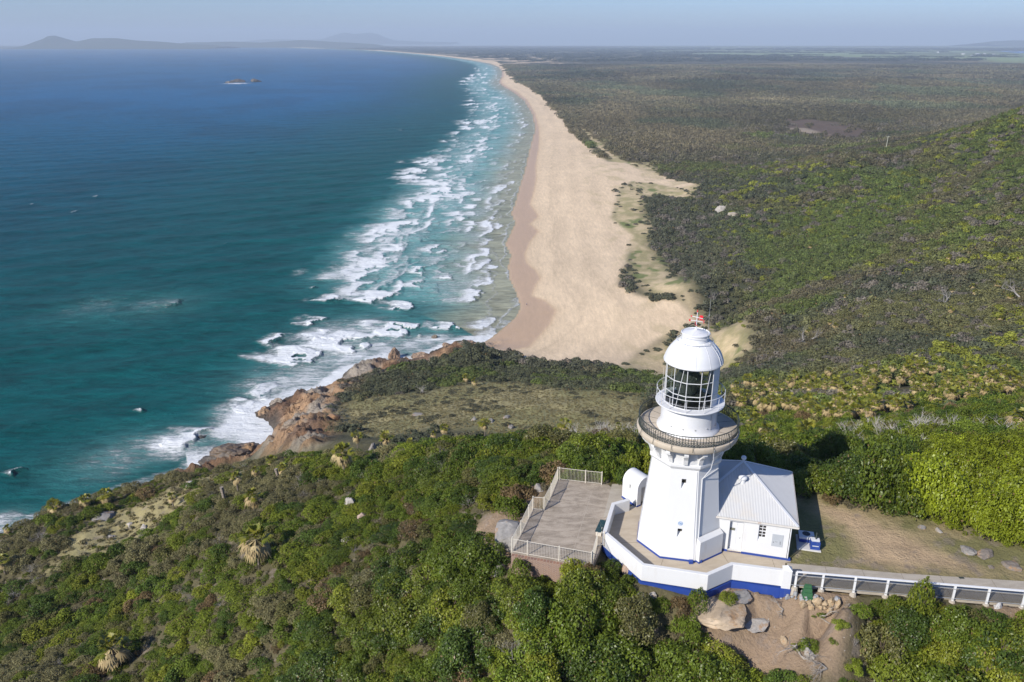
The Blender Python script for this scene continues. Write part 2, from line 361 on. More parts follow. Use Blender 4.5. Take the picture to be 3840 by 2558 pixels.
def hit(px, py, lift=0.0):                                   # where the sight line through a photo position meets the ground
    d = ray(px, py); Y = YG; X = d[0] / d[1] * Y; zr = CAMZ + d[2] / d[1] * Y
    g = _samp(Z, X, Y) + lift; k = np.nonzero(zr <= g)[0]
    k = k[0] if len(k) else NY - 1
    if k > 0:
        a = zr[k - 1] - g[k - 1]; b = zr[k] - g[k]; t = a / (a - b + 1e-9); Yh = Y[k - 1] + t * (Y[k] - Y[k - 1])
    else: Yh = Y[0]
    return float(d[0] / d[1] * Yh), float(Yh), float(ground(d[0] / d[1] * Yh, Yh))
def H(P): return [hit(*p)[:2] for p in P]
# ------------------------------------------------------------------ ground cover (colour of the ground itself)
WET_D = [(1100, 803), (1160, 812), (1215, 800), (1265, 745), (1278, 715), (1250, 690), (1222, 680), (1232, 655), (1242, 640), (1232, 622), (1212, 606), (1206, 585),
    (1218, 556), (1238, 532), (1218, 515), (1238, 498), (1219, 470), (1228, 438), (1233, 410), (1232, 380), (1238, 345), (1240, 315), (1238, 290), (1230, 260), (1212, 230), (1186, 210), (1166, 200), (1152, 190), (1157, 176), (1157, 165), (1147, 153)]
WETP = W(SAND_D[:29] + WET_D[::-1], -112.6)
SANDP = W([(1098, 800), (1120, 812), (1180, 828), (1240, 846), (1300, 856), (1400, 850), (1425, 862), (1462, 815), (1510, 785), (1575, 768), (1600, 750), (1560, 722), (1500, 706), (1462, 690), (1420, 660), (1440, 600), (1452, 540),
    (1405, 505), (1425, 440), (1452, 425), (1500, 428), (1560, 447), (1600, 440), (1530, 412), (1478, 402), (1440, 380), (1396, 376), (1362, 345), (1326, 318), (1302, 285), (1276, 250), (1250, 225), (1220, 202), (1190, 190), (1178, 178), (1172, 165), (1160, 153), (1140, 143), (1090, 136), (1000, 126), (880, 116.6), (700, 109.9), (500, 107), (340, 106.4)] + SAND_D[::-1], -112)
DUNEP = W([(1405, 868), (1440, 820), (1520, 780), (1580, 768), (1600, 745), (1550, 700), (1500, 690), (1450, 640), (1440, 560), (1400, 505), (1420, 435), (1450, 425), (1360, 330), (1300, 262), (1340, 290), (1400, 345), (1440, 372), (1500, 378), (1520, 410), (1610, 440), (1590, 470), (1480, 455), (1480, 490), (1500, 520), (1490, 560), (1530, 600), (1560, 660), (1600, 720), (1640, 760), (1700, 800), (1720, 860), (1690, 890), (1560, 890)], -110)
GRASSP = H([(765, 985), (770, 935), (850, 915), (960, 905), (1080, 880), (1200, 880), (1330, 900), (1480, 905), (1500, 985), (1400, 1000), (1200, 995), (1000, 985), (880, 1005)])
GRASS2P = H([(120, 1290), (230, 1180), (340, 1150), (520, 1085), (600, 1085), (470, 1130), (420, 1165), (330, 1235), (200, 1290), (90, 1330)])
ROCKP = H([(585, 950), (640, 922), (680, 903), (770, 884), (815, 886), (775, 925), (772, 985), (740, 1025), (700, 1042), (600, 1045), (625, 1000)])
ROCK2P = W([(765, 890), (790, 850), (830, 835), (890, 828), (905, 818), (930, 830), (1000, 808), (1050, 793), (1100, 799), (1060, 812), (1010, 828), (950, 845), (885, 872), (830, 882)], -110)
FIELDP = W([(1360, 117), (1600, 124), (1760, 128), (2000, 132), (2250, 136), (2300, 145), (2700, 148), (2700, 106), (2354, 106), (2100, 107), (1800, 106.5), (1500, 107), (1380, 110)], -106)
CLEARP = H([(1795, 295), (1800, 272), (1880, 276), (1960, 285), (2020, 305), (1960, 325), (1850, 312)])
PALEP = W([(1800, 296), (1850, 293), (1905, 306), (1850, 303)], -106)
SCREEP = H([(1070, 1230), (1130, 1180), (1200, 1130), (1260, 1115), (1200, 1250), (1180, 1310), (1120, 1310)])
SCREE2P = H([(1595, 1400), (1690, 1330), (1830, 1350), (1960, 1360), (1950, 1450), (1930, 1568), (1620, 1500)])
SCREE3P = H([(2230, 1365), (2400, 1360), (2400, 1440), (2290, 1430)])
def ground_colour():
    C = np.zeros(GX.shape + (3,)); n1 = fbm(GX / 2.2, GY / 2.2, 50); n2 = fbm(GX / 35, GY / 35, 51); n3 = fbm(GX / 260, GY / 260, 52)
    C[:] = (0.112, 0.098, 0.050)                                                                     # leaf-littered soil
    C = mixc(C, (0.060, 0.064, 0.034), sstep(140, 260, GY))                                           # floor of the wood
    farwood = np.array((0.074, 0.070, 0.045)) * (0.72 + 0.56 * n3)[..., None]
    C = C * (1 - sstep(900, 2200, GY))[..., None] + farwood * sstep(900, 2200, GY)[..., None]
    C = mixc(C, (0.205, 0.165, 0.095), 0.8 * sstep(0.60, 0.70, fbm(GX / 800, GY / 500, 61)) * sstep(2400, 3500, GY))
    C = mixc(C, (0.12, 0.085, 0.060), soft(CLEARP, GX, GY, 30) * 0.95)
    C = mixc(C, (0.30, 0.245, 0.18), soft(PALEP, GX, GY, 10) * 0.9)
    fm = soft(FIELDP, GX, GY, 120); C = mixc(C, (0.20, 0.255, 0.115), fm * (0.55 + 0.45 * sstep(0.35, 0.6, fbm(GX / 900, GY / 700, 63))))
    belt = sstep(0.56, 0.62, fbm(GX / 520, GY / 330, 64)) * sstep(8200, 10500, GY); C = mixc(C, (0.05, 0.06, 0.04), belt)
    g = np.maximum(soft(GRASSP, GX, GY, 7), soft(GRASS2P, GX, GY, 1.6))
    tan = np.array((0.335, 0.285, 0.135)) * (0.62 + 0.75 * n1)[..., None]; tan = mixc(tan, (0.20, 0.20, 0.075), 0.65 * sstep(0.5, 0.66, n2))
    C = C * (1 - g)[..., None] + tan * g[..., None]
    dn = soft(DUNEP, GX, GY, 9)
    dune = mixc(np.broadcast_to((0.52, 0.41, 0.245), C.shape).copy(), (0.30, 0.265, 0.125), .85 * sstep(0.40, 0.60, fbm(GX / 5, GY / 8, 54) * .5 + fbm(GX / 22, GY / 34, 154) * .5))
    dune = mixc(dune, (0.125, 0.165, 0.045), 0.85 * sstep(0.66, 0.71, fbm(GX / 12, GY / 18, 55)))
    C = C * (1 - dn)[..., None] + dune * dn[..., None]
    sm = soft(SANDP, GX, GY, 4)
    patch = sstep(0.54, 0.72, fbm(GX / 10, GY / 20, 56)) * sstep(45, 100, SD) * 0.6
    sand = mixc(np.broadcast_to((0.680, 0.527, 0.350), C.shape).copy(), (0.46, 0.375, 0.21), patch)
    sand = sand * (0.90 + 0.2 * fbm(GX / 26, GY / 60, 57))[..., None]
    C = C * (1 - sm)[..., None] + sand * sm[..., None]
    rp = np.maximum(soft(ROCKP, GX, GY, 6), soft(ROCK2P, GX, GY, 3)); rp = np.maximum(rp, sstep(13, 6, SDr) * rocky * (GY > 120)); rp = rp * (SDr > -14)
    rock = mixc(np.broadcast_to((0.41, 0.26, 0.15), C.shape).copy(), (0.37, 0.315, 0.25), sstep(0.45, 0.62, fbm(GX / 11, GY / 11, 58)))
    rock = mixc(rock, (0.19, 0.105, 0.06), 0.8 * sstep(0.55, 0.68, fbm(GX / 16, GY / 16, 59))); rock = mixc(rock, (0.085, 0.072, 0.058), sstep(5.5, 1.2, SDr + (n1 - .5) * 5) * 0.9)
    C = C * (1 - rp)[..., None] + rock * rp[..., None]
    tb = SD + 14 * (fbm(GX / 40, GY / 70, 93) - .5); C = C * (1 + sm * sstep(12, 22, SD) * sstep(120, 60, SD) * (.055 * np.sin(tb / 3.4) * (fbm(GX / 30, GY / 60, 94) > .42) - .10 * np.exp(-((tb - 33) / 1.1) ** 2)))[..., None]
    ws = soft(WETP, GX, GY, 2.2) * (SD > -20)
    damp = soft(WETP, GX, GY, 9) * (SD > -20); C = mixc(C, (0.61, 0.45, 0.28), damp * .75 * sm); C = mixc(C, (0.50, 0.345, 0.215), ws * 0.96)
    C = mixc(C, (0.36, 0.29, 0.20), (SD < 0) * (1 - rocky) * 1.0)
    dunes = sstep(0.55, 0.60, fbm(GX / 95, GY / 170, 60)) * soft(W([(1130, 143), (1190, 158), (1300, 158), (1310, 140), (1180, 124), (1060, 120), (1000, 122)], -107), GX, GY, 120)
    C = mixc(C, (0.55, 0.43, 0.29), dunes)
    white = soft(H([(1490, 338), (1495, 327), (1530, 327), (1545, 334), (1520, 342)]), GX, GY, 4); C = mixc(C, (0.5, 0.38, 0.26), white * 0.9)
    # station: lawn and trodden patch, scree
    C = mixc(C, (0.205, 0.190, 0.080), soft(LAWN, GX, GY, 0.7)); C = mixc(C, (0.36, 0.275, 0.155), 0.6 * soft(LAWN, GX, GY, 0.7) * sstep(0.45, 0.62, fbm(GX / 2.6, GY / 2.6, 66)))
    C = mixc(C, (0.46, 0.335, 0.205), soft(BARE, GX, GY, 1.3) * sstep(0.28, 0.5, fbm(GX / 1.7, GY / 1.7, 67) + 0.12))
    for P in (SCREEP, SCREE2P, SCREE3P): C = mixc(C, (0.30, 0.215, 0.145), soft(P, GX, GY, 0.9) * (0.75 + 0.25 * n1))
    C = mixc(C, (0.26, 0.21, 0.17), sstep(0.66, 0.72, fbm(GX / 1.1, GY / 1.1, 68)) * (GY < 120) * 0.55)
    return np.clip(C, 0, 1), sm, ws, rp, g, fm, dn
GC, M_SAND, M_WET, M_ROCK, M_GRASS, M_FIELD, M_DUNE = ground_colour()
_rg = 1 - np.abs(2 * fbm(GX / 9, GY / 9, 91, 5) - 1); _rg2 = 1 - np.abs(2 * fbm(GX / 3.4 + GY / 9, GY / 7, 92, 4) - 1)
Z = Z + M_ROCK * sstep(0, 8, SDr) * (GY > 120) * ((_rg - .62) * 8.5 + (_rg2 - .6) * 3.2)
def add_attr(me, name, arr, typ='FLOAT'):
    a = me.attributes.new(name, typ, 'POINT')
    if typ == 'FLOAT_COLOR': a.data.foreach_set('color', np.concatenate([arr.reshape(-1, 3), np.ones((arr.size // 3, 1))], 1).astype(np.float32).ravel())
    else: a.data.foreach_set('value', arr.astype(np.float32).ravel())
def grid_mesh(name, X, Y, Zz, keep, attrs, mat):
    ny, na = X.shape; idx = np.arange(ny * na).reshape(ny, na)
    q = np.stack([idx[:-1, :-1], idx[:-1, 1:], idx[1:, 1:], idx[1:, :-1]], -1)
    k = keep[:-1, :-1] | keep[:-1, 1:] | keep[1:, 1:] | keep[1:, :-1]; q = q[k]
    used = np.zeros(ny * na, bool); used[q.ravel()] = True; rem = np.cumsum(used) - 1
    V = np.stack([X, Y, Zz], -1).reshape(-1, 3)[used]; me = mesh_np(name, V, rem[q], True, [mat])
    for nm, ar, ty in attrs: add_attr(me, nm, ar.reshape(-1, 3)[used] if ty == 'FLOAT_COLOR' else ar.ravel()[used], ty)
    return me
def mat_ground():
    t = NT('ground cover'); c = t.coord('Object'); col = t.attr('col', 'Color'); sand = t.attr('sand'); wet = t.attr('wet'); rock = t.attr('rock'); grass = t.attr('grass'); far = t.attr('far')
    fine = t.noise(c, 5.5, 8, 0.68); mid = t.noise(c, 0.55, 7, 0.66); wide = t.noise(c, 0.035, 6, 0.62)
    k = t.math('ADD', t.math('MULTIPLY', fine, 0.55), t.math('ADD', t.math('MULTIPLY', mid, 0.75), t.math('MULTIPLY', wide, 0.6)))
    amp = t.mix(sand, (1, 1, 1), (0.28, 0.28, 0.28)); amp = t.mix(wet, amp, (0.12, 0.12, 0.12))
    mult = t.math('ADD', 1.0, t.math('MULTIPLY', t.math('SUBTRACT', k, 0.95), amp))
    col2 = t.mix(1.0, col, t.mix(mult, (0, 0, 0), (1, 1, 1)), 'MULTIPLY')
    n = t.new('ShaderNodeVectorMath'); n.operation = 'SCALE'; t.ln(col, n.inputs[0]); t.ln(mult, n.inputs['Scale']); b = n.outputs[0]
    pebble = t.rng(t.vor(c, 3.1, 'F1', 'Distance'), 0.10, 0.16, 1, 0); pm = t.math('MULTIPLY', pebble, t.math('MULTIPLY', t.rng(t.noise(c, 0.8, 3), 0.5, 0.62), t.attr('scree')))
    b = t.mix(pm, b, (0.42, 0.37, 0.31))
    tus = t.rng(t.noise(t.coord('Object', (1, 1, 1)), 0.9, 5, 0.7, 0.4), 0.4, 0.7); b = t.mix(t.math('MULTIPLY', grass, t.math('MULTIPLY', tus, 0.55)), b, (0.27, 0.235, 0.13))
    ripple = t.noise(t.coord('Object', (0.22, 1.0, 1.0), (0, 0, 0.12)), 0.55, 4, 0.6, 0.4)
    h = t.math('ADD', t.math('MULTIPLY', mid, 0.7), t.math('MULTIPLY', fine, 0.25))
    wv = t.new('ShaderNodeVectorMath'); wv.operation = 'ADD'; t.ln(t.coord('Object', (0.36, 0.24, 0.16)), wv.inputs[0]); nv = t.new('ShaderNodeTexNoise'); t.ln(c, nv.inputs[0]); nv.inputs['Scale'].default_value = 0.13; nv.inputs['Detail'].default_value = 5; t.ln(nv.outputs['Color'], wv.inputs[1])
    crack = t.math('MULTIPLY', t.math('MULTIPLY', t.rng(t.vor(wv.outputs[0], 1.0, 'DISTANCE_TO_EDGE'), 0.0, 0.07, 1, 0), t.rng(t.noise(c, 0.12, 4), 0.46, 0.6)), rock)
    rk = t.noise(c, 0.22, 9, 0.72, 0.6)
    b = t.mix(t.math('MULTIPLY', crack, 0.55), b, (0.09, 0.06, 0.04))
    hh = t.math('ADD', t.math('MULTIPLY', h, t.math('SUBTRACT', 1.0, t.math('MULTIPLY', sand, 0.8))), t.math('MULTIPLY', t.math('MULTIPLY', rk, rock), 7.0))
    hh = t.math('SUBTRACT', hh, t.math('MULTIPLY', crack, 1.2))
    fw = t.math('MULTIPLY', t.noise(t.coord('Object', (1, 1, 1)), 0.055, 5, 0.7), far)
    hh = t.math('ADD', hh, t.math('MULTIPLY', fw, 26.0)); hh = t.math('ADD', hh, t.math('MULTIPLY', t.math('MULTIPLY', ripple, sand), 0.25))
    trk = t.math('MULTIPLY', t.rng(t.noise(t.coord('Object', (0.55, 0.075, 1.0), (0, 0, 0.10)), 1.0, 8, 0.72, 0.5), .38, .66, .86, 1.10, False), 1.0); trk2 = t.rng(t.noise(t.coord('Object', (0.9, 2.0, 1.0)), 1.0, 7, .75, .6), .35, .68, .90, 1.09, False)
    sv = t.new('ShaderNodeVectorMath'); sv.operation = 'SCALE'; t.ln(b, sv.inputs[0]); t.ln(t.math('MULTIPLY', trk, trk2), sv.inputs['Scale']); b = t.mix(t.math('MULTIPLY', sand, t.math('SUBTRACT', 1.0, t.math('MULTIPLY', wet, .6))), b, sv.outputs[0])
    t.setp(Base_Color=b, Roughness=t.rng(wet, 0.25, 0.9, 0.92, 0.42), Normal=t.bump(hh, 0.9, 0.55))
    t.p.inputs['Specular IOR Level'].default_value = 0.18
    return t.m
keep = (SDr > -26) | ((SD > -60) & (GY > 1500))
scree = np.clip(sum(soft(P, GX, GY, 1.0) for P in (SCREEP, SCREE2P, SCREE3P)), 0, 1) + 0.35 * (GY < 110)
far = sstep(1500, 2600, GY) * (1 - M_FIELD) * (1 - M_SAND) * sstep(10, 60, SD)
terrain = link('ground', grid_mesh('ground', GX, GY, Z, keep, [('col', GC, 'FLOAT_COLOR'), ('sand', M_SAND, 'FLOAT'), ('wet', M_WET, 'FLOAT'), ('rock', M_ROCK, 'FLOAT'),
    ('grass', M_GRASS, 'FLOAT'), ('far', far, 'FLOAT'), ('scree', np.clip(scree, 0, 1), 'FLOAT')], mat_ground()))
tag(terrain, kind='structure')
# ------------------------------------------------------------------ the sea: swell, breakers and foam
SA = np.arange(-1.06, 0.36, 0.0019); SY = [165.0]
while SY[-1] < 21600: SY.append(SY[-1] + max(0.55, SY[-1] ** 2 / 150000.0 * 0.95))
SY = np.array(SY); SX = SY[:, None] * SA[None]; SYY = np.repeat(SY[:, None], len(SA), 1)
sdist = dist_line(COAST, SX, SYY); s_in = inside(SEA_POLY, SX, SYY); OFF = np.where(s_in, sdist, -sdist)
sr = dist_line(COAST[:NROCK], SX, SYY); ss = dist_line(COAST[NROCK - 1:], SX, SYY)
rngs = np.random.default_rng(11)
foam = np.zeros(SX.shape); rise = np.zeros(SX.shape)
def breaker(cx, cy, ang, length, trail, strength, hgt, bulge=0.18):
    """a broken wave: a crisp curved front facing `ang`, foam streaming out behind it"""
    i0, i1 = np.searchsorted(SY, (cy - length - trail, cy + length + trail)); 
    if i1 <= i0: return
    xs = SX[i0:i1]; ys = SYY[i0:i1]; ca, sa = math.cos(ang), math.sin(ang)
    wx = (fbm(xs / (length * .22 + 2), ys / (length * .22 + 2), int(cx * 7) % 97, 3) - 0.5) * trail * 0.75
    u = (xs - cx) * ca + (ys - cy) * sa; v = -(xs - cx) * sa + (ys - cy) * ca
    q = -(u + bulge * v * v / length + wx)                               # metres behind the front
    end = sstep(1.0, 0.55, np.abs(v) / (length * 0.5))
    body = np.where(q > 0, (1 - np.clip(q / trail, 0, 1)) ** 1.15 * sstep(0, 0.9, q), 0) * end
    foam[i0:i1] = np.maximum(foam[i0:i1], body * strength)
    rise[i0:i1] = np.maximum(rise[i0:i1], hgt * end * np.where(q > 0, np.exp(-(q / (trail * .45)) ** 2), np.exp(-(q / 1.1) ** 2)))
# big breakers nearest the headland: photo position of the front, length along the crest, trail (metres), facing
for px, py, L, T, a, s in [(925, 572, 34, 34, -.25, 1.15), (1010, 575, 36, 32, -.2, .95), (880, 612, 38, 44, -.3, 1.15), (985, 625, 24, 34, -.2, .95), (868, 685, 34, 46, -.3, 1.2), (775, 690, 20, 26, -.3, 1.05),
     (975, 655, 26, 34, -.2, 1.0), (1100, 682, 40, 32, -.1, 1.0), (1047, 640, 12, 30, -.1, .9), (735, 742, 24, 22, -.45, 1.2), (936, 705, 22, 30, -.2, 1.05), (940, 762, 32, 52, -.2, 1.2), (815, 790, 40, 60, -.35, 1.25),
     (705, 825, 32, 44, -.4, 1.3), (640, 785, 22, 18, -.6, 1.2), (1040, 752, 18, 30, -.2, 1.0), (1125, 745, 30, 20, -.3, .95), (1160, 755, 34, 16, -.5, .75), (1198, 698, 26, 14, -.2, .7), (455, 1010, 24, 26, -.25, 1.35), (40, 1088, 7, 8, -.3, 1.0),
     (722, 663, 6, 8, -.2, .9), (1128, 626, 10, 16, -.1, .9), (580, 940, 14, 26, -.6, 1.2), (400, 700, 16, 22, -.2, .55), (928, 298, 18, 34, -.1, .7), (925, 300, 12, 26, -.1, .8), (328, 948, 3, 6, -.3, .9), (620, 905, 20, 26, -.8, .95)]:
    x, y = at_z(px, py, SEA); breaker(float(x), float(y), a, L, T, s, 1.3)
# ranks of breakers all along the beach
_bx = np.array([p[0] for p in COAST[NROCK + 3:]]); _by = np.array([p[1] for p in COAST[NROCK + 3:]])
def shore_x(y): o = np.argsort(_by); return np.interp(y, _by[o], _bx[o])
for k in range(1000):
    y = 470 * (5000 / 470) ** (rngs.random() ** 0.85); sx = shore_x(y); t = rngs.random()
    off = (4 + 104 * t ** 0.75) * (1 + 0.25 * (y > 900)); gap = 0.25 + 0.75 * sstep(.35, .6, vnoise(np.array(y / 140.0), np.array(off / 34.0), 4))
    L = rngs.uniform(10, 44) * (1 + y / 2600) * (0.6 + 0.6 * t); T = rngs.uniform(12, 44) * (0.45 + 0.9 * t)
    if k % 6 < 1: off = (20, 48, 76, 104)[k % 4] + rngs.uniform(-5, 5); L = rngs.uniform(30, 70) * (1 + y / 3200); T = rngs.uniform(8, 20)
    breaker(sx - off, y, rngs.uniform(-.5, .1) if k % 6 >= 1 else rngs.uniform(-.25, .0), L, T, rngs.uniform(.55, 1.1) * (0.6 + .5 * gap), rngs.uniform(.5, 1.2) * (0.4 + 0.7 * t), rngs.uniform(.1, .35))
for k in range(46):                                                      # whitecaps far out
    y = rngs.uniform(330, 2600); x = shore_x(max(y, 420)) - rngs.uniform(170, 900); breaker(x, y, rngs.uniform(-.6, 0), rngs.uniform(3, 9) * (1 + y / 1800), rngs.uniform(3, 9), rngs.uniform(.5, .85), .5)
# wash along the sand and round the rocks, slack lacy foam between
beachy0 = .35 + .65 * sstep(30, -60, ss - sr)
n_s = fbm(SX / 7, SYY / 13, 31); n_b = fbm(SX / 26, SYY / 30, 32)
swash = np.exp(-((OFF - 3.0 - 16 * (fbm(SX / 30, SYY / 24, 33) - .5)) / 1.5) ** 2) + 0.8 * np.exp(-((OFF - 13 - 26 * (fbm(SX / 26, SYY / 20, 34) - .5)) / 1.8) ** 2)
foam = np.maximum(foam, np.clip(swash, 0, 1) * 0.62 * (ss < sr + 12) * (SYY < 4500))
lace = sstep(165, 105, OFF + 40 * (n_b - .5)) * sstep(2, 30, OFF) * (0.22 + 0.46 * n_b) * (ss < 900) * beachy0; foam = np.maximum(foam, lace * 0.92)
hug = sstep(19, 3, OFF + 24 * (n_b - .5)) * (sr < ss + 20) * (0.6 + 0.5 * n_s) * np.where(SX / SYY < -.462, sstep(9, 3, OFF + 8 * (n_b - .5)) * .6, 1); foam = np.maximum(foam, hug * 1.05)
bay = np.zeros(SX.shape)
for px, py, rr, st in [(565, 985, 17, 1.05), (605, 1005, 15, 1.15), (545, 945, 13, .85), (640, 880, 22, .75), (700, 865, 30, .72), (800, 815, 26, .8), (880, 800, 24, .7), (960, 790, 22, .72), (720, 905, 22, .9), (590, 1025, 14, 1.2), (490, 1062, 7, 1.1), (405, 1020, 15, .9),
        (550, 1062, 7, 1.1), (820, 760, 30, .7), (300, 1040, 20, .5), (260, 1060, 22, .42), (455, 1062, 6, 1.0), (350, 700, 26, .42), (220, 705, 30, .36), (1000, 780, 16, .7), (0, 1205, 9, .8), (545, 192, 60, .9)]:
    x, y = at_z(px, py, SEA); bay = np.maximum(bay, st * np.exp(-(((SX - x) / rr) ** 2 + ((SYY - y) / rr) ** 2)))
foam = np.maximum(foam, bay * (0.55 + 0.75 * fbm(SX / 9, SYY / 9, 35)))
# colour of the water with depth and suspended sand; distant sky reflection painted in blue
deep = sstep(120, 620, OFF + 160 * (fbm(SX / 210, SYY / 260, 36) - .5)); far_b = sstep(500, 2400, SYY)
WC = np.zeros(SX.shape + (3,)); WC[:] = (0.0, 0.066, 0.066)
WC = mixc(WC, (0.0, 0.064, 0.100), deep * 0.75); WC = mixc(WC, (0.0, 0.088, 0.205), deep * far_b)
patches = sstep(.40, .66, fbm(SX / 150, SYY / 200, 37)); WC = WC * (1 - .22 * patches * deep)[..., None]
beachy = sstep(30, -60, ss - sr); sh = sstep(190, 60, OFF + 60 * (n_b - .5)) * (.12 + .88 * beachy); WC = mixc(WC, (0.020, 0.150, 0.148), sh * 0.82)
milky = np.clip(sstep(150, 85, OFF + 50 * (n_b - .5)) * beachy * (.55 + .7 * n_b) + 0.8 * bay, 0, 1) * sstep(300, 120, OFF); WC = mixc(WC, (0.17, 0.385, 0.365), milky * 0.70)
sandy = sstep(62, 8, OFF + 26 * (n_b - .5)) * (ss < sr); WC = mixc(WC, (0.315, 0.300, 0.205), sandy * 0.92)
# swell
calm = sstep(0, 60, OFF); def_k = 1.0
def train(wl, ang, amp, ph): return amp * np.sin(2 * math.pi * (SX * math.cos(ang) + SYY * math.sin(ang) + 9 * (fbm(SX / 90, SYY / 90, 38) - .5)) / wl + ph)
amp_f = sstep(3000, 700, SYY) * calm * (0.55 + .9 * fbm(SX / 160, SYY / 160, 39))
SZ = SEA + amp_f * (train(46, -1.05, .48, 0) + train(31, -1.25, .26, 1.3) + train(19, -.75, .14, 2.1) + train(12.5, -1.35, .07, .4)) + rise * sstep(4000, 1500, SYY)
SZ = SZ + np.clip(foam, 0, 1) * (fbm(SX / 1.7, SYY / 1.7, 41) - .5) * .55 * sstep(900, 500, SYY)
SZ = np.where(OFF < 25, SEA + (SZ - SEA) * sstep(-2, 25, OFF) , SZ)
def mat_sea():
    t = NT('sea water'); c = t.coord('Object'); col = t.attr('col', 'Color'); fo = t.attr('foam')
    st = t.coord('Object', (0.12, 0.50, 1.0), (0, 0, 0.10)); n1 = t.noise(st, 1.0, 8, 0.72, 0.5); st2 = t.coord('Object', (0.42, 1.1, 1.0), (0, 0, 0.1)); n2 = t.noise(st2, 1.6, 7, 0.74, 0.3)
    nn = t.math('ADD', t.math('MULTIPLY', n1, 0.62), t.math('MULTIPLY', n2, 0.38))
    thr = t.math('ADD', fo, t.math('MULTIPLY', t.math('SUBTRACT', nn, 0.5), 2.1))
    m = t.rng(thr, 0.33, 0.84); m = t.math('MULTIPLY', m, t.rng(fo, 0.05, 0.22)); thin = t.math('MULTIPLY', t.rng(fo, 0.2, 1.0), 0.34)
    m = t.math('MAXIMUM', m, thin, True)
    ripples = t.noise(t.coord('Object', (0.10, 0.30, 1.0), (0, 0, -0.22)), 1.0, 9, 0.66, 0.3); ch = t.noise(t.coord('Object', (0.018, 0.055, 1.0), (0, 0, -0.25)), 1.0, 6, 0.62, 0.4)
    shade = t.rng(t.math('ADD', t.math('MULTIPLY', ripples, 0.6), t.math('MULTIPLY', ch, 0.4)), 0.36, 0.66, 0.50, 1.50, False)
    n = t.new('ShaderNodeVectorMath'); n.operation = 'SCALE'; t.ln(col, n.inputs[0]); t.ln(shade, n.inputs['Scale'])
    b = t.mix(m, n.outputs[0], (0.80, 0.82, 0.81))
    h = t.math('ADD', t.math('MULTIPLY', ripples, 1.0), t.math('MULTIPLY', ch, 2.6)); h = t.math('ADD', h, t.math('MULTIPLY', t.math('MULTIPLY', nn, m), 1.6))
    t.setp(Base_Color=b, Roughness=t.mix(m, (0.40, 0.40, 0.40), (0.9, 0.9, 0.9)), Normal=t.bump(h, 0.85, 1.0)); t.p.inputs['IOR'].default_value = 1.33
    t.inp(t.p, 'Specular IOR Level', t.rng(m, 0, 1, 0.06, 0.08, False))
    return t.m
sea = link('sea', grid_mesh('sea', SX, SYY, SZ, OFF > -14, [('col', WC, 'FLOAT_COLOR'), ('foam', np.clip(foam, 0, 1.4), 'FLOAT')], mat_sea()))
tag(sea, kind='structure')
# ------------------------------------------------------------------ far hills beyond the bay
def hill_ridge(name, prof, dist, depth, seed, col):
    """a real range: profile of photo points (x, y of the skyline) at a distance, with its flanks"""
    xs = np.array([p[0] for p in prof], float); n = 150; px = np.linspace(xs[0], xs[-1], n); py = np.interp(px, xs, [p[1] for p in prof])
    X, Y, Zt = at_Y(px, py, dist); m = 26; V = np.zeros((m, n, 3))
    for j in range(m):
        t = j / (m - 1) * 2 - 1; w = np.maximum(0, 1 - abs(t)) ** 0.8; yy = dist + t * depth
        V[j, :, 0] = X; V[j, :, 1] = yy; V[j, :, 2] = -109 + (Zt + 109) * w * (0.82 + 0.36 * fbm(X / 700 + 3, np.full(n, yy / 500.0), seed) * (abs(t) > .02) + 0.18 * (abs(t) <= .02))
    idx = np.arange(m * n).reshape(m, n); q = np.stack([idx[:-1, :-1], idx[:-1, 1:], idx[1:, 1:], idx[1:, :-1]], -1).reshape(-1, 4)
    o = link(name, mesh_np(name, V.reshape(-1, 3), q, True, [col])); return tag(o, kind='structure')
hillm = paint('wooded hills', (0.055, 0.065, 0.040), 0.95, 0.35, 0.02, spec=0.05)
hill_ridge('hills', [(66, 107.3), (82, 104), (95, 96), (112, 83), (125, 81.5), (140, 86), (172, 95), (186, 93), (210, 88.5), (255, 85.5), (270, 86), (310, 91), (345, 93), (385, 96), (420, 99), (460, 102), (520, 106)], 15600, 900, 3, hillm)
hill_ridge('hills', [(380, 105), (430, 98), (500, 96.5), (545, 96), (600, 97), (650, 94), (690, 91), (730, 94), (800, 98), (860, 102), (900, 108)], 18600, 1100, 4, hillm)
hill_ridge('hills', [(560, 95), (620, 90), (650, 89), (700, 91), (740, 90), (770, 81), (790, 76), (815, 78), (850, 76.5), (880, 84), (905, 92), (960, 95), (1050, 97)], 31000, 2000, 5, hillm)
hill_ridge('hills', [(2250, 100), (2290, 94), (2354, 91), (2500, 86), (2800, 84)], 21000, 1500, 6, hillm)
# ------------------------------------------------------------------ paints
white = paint('white limewash', (0.645, 0.645, 0.635), 0.6, 0.03, 0.8, 0.12, dirt=(0.50, 0.455, 0.375), dirt_amt=0.34)
white_metal = paint('white gloss paint', (0.645, 0.65, 0.655), 0.38, 0.03, 1.0, dirt=(0.50, 0.42, 0.32), dirt_amt=0.26)
blue = paint('cobalt blue paint', (0.022, 0.058, 0.27), 0.5, 0.18, 1.4, 0.15, dirt=(0.10, 0.13, 0.25), dirt_amt=0.5)
concrete_pale = paint('stained gallery concrete', (0.50, 0.43, 0.335), 0.85, 0.14, 1.3, 0.2, dirt=(0.36, 0.25, 0.14), dirt_amt=0.55)
iron = paint('green grey iron', (0.045, 0.055, 0.047), 0.55, 0.25, 3.0, spec=0.3)
dark = paint('dark void', (0.018, 0.018, 0.018), 0.4, 0.2, 3.0)
greyz = paint('galvanised steel', (0.42, 0.43, 0.43), 0.42, 0.12, 4.0, metal=0.35)
red = paint('red paint', (0.62, 0.022, 0.035), 0.45, 0.1, 2.0)
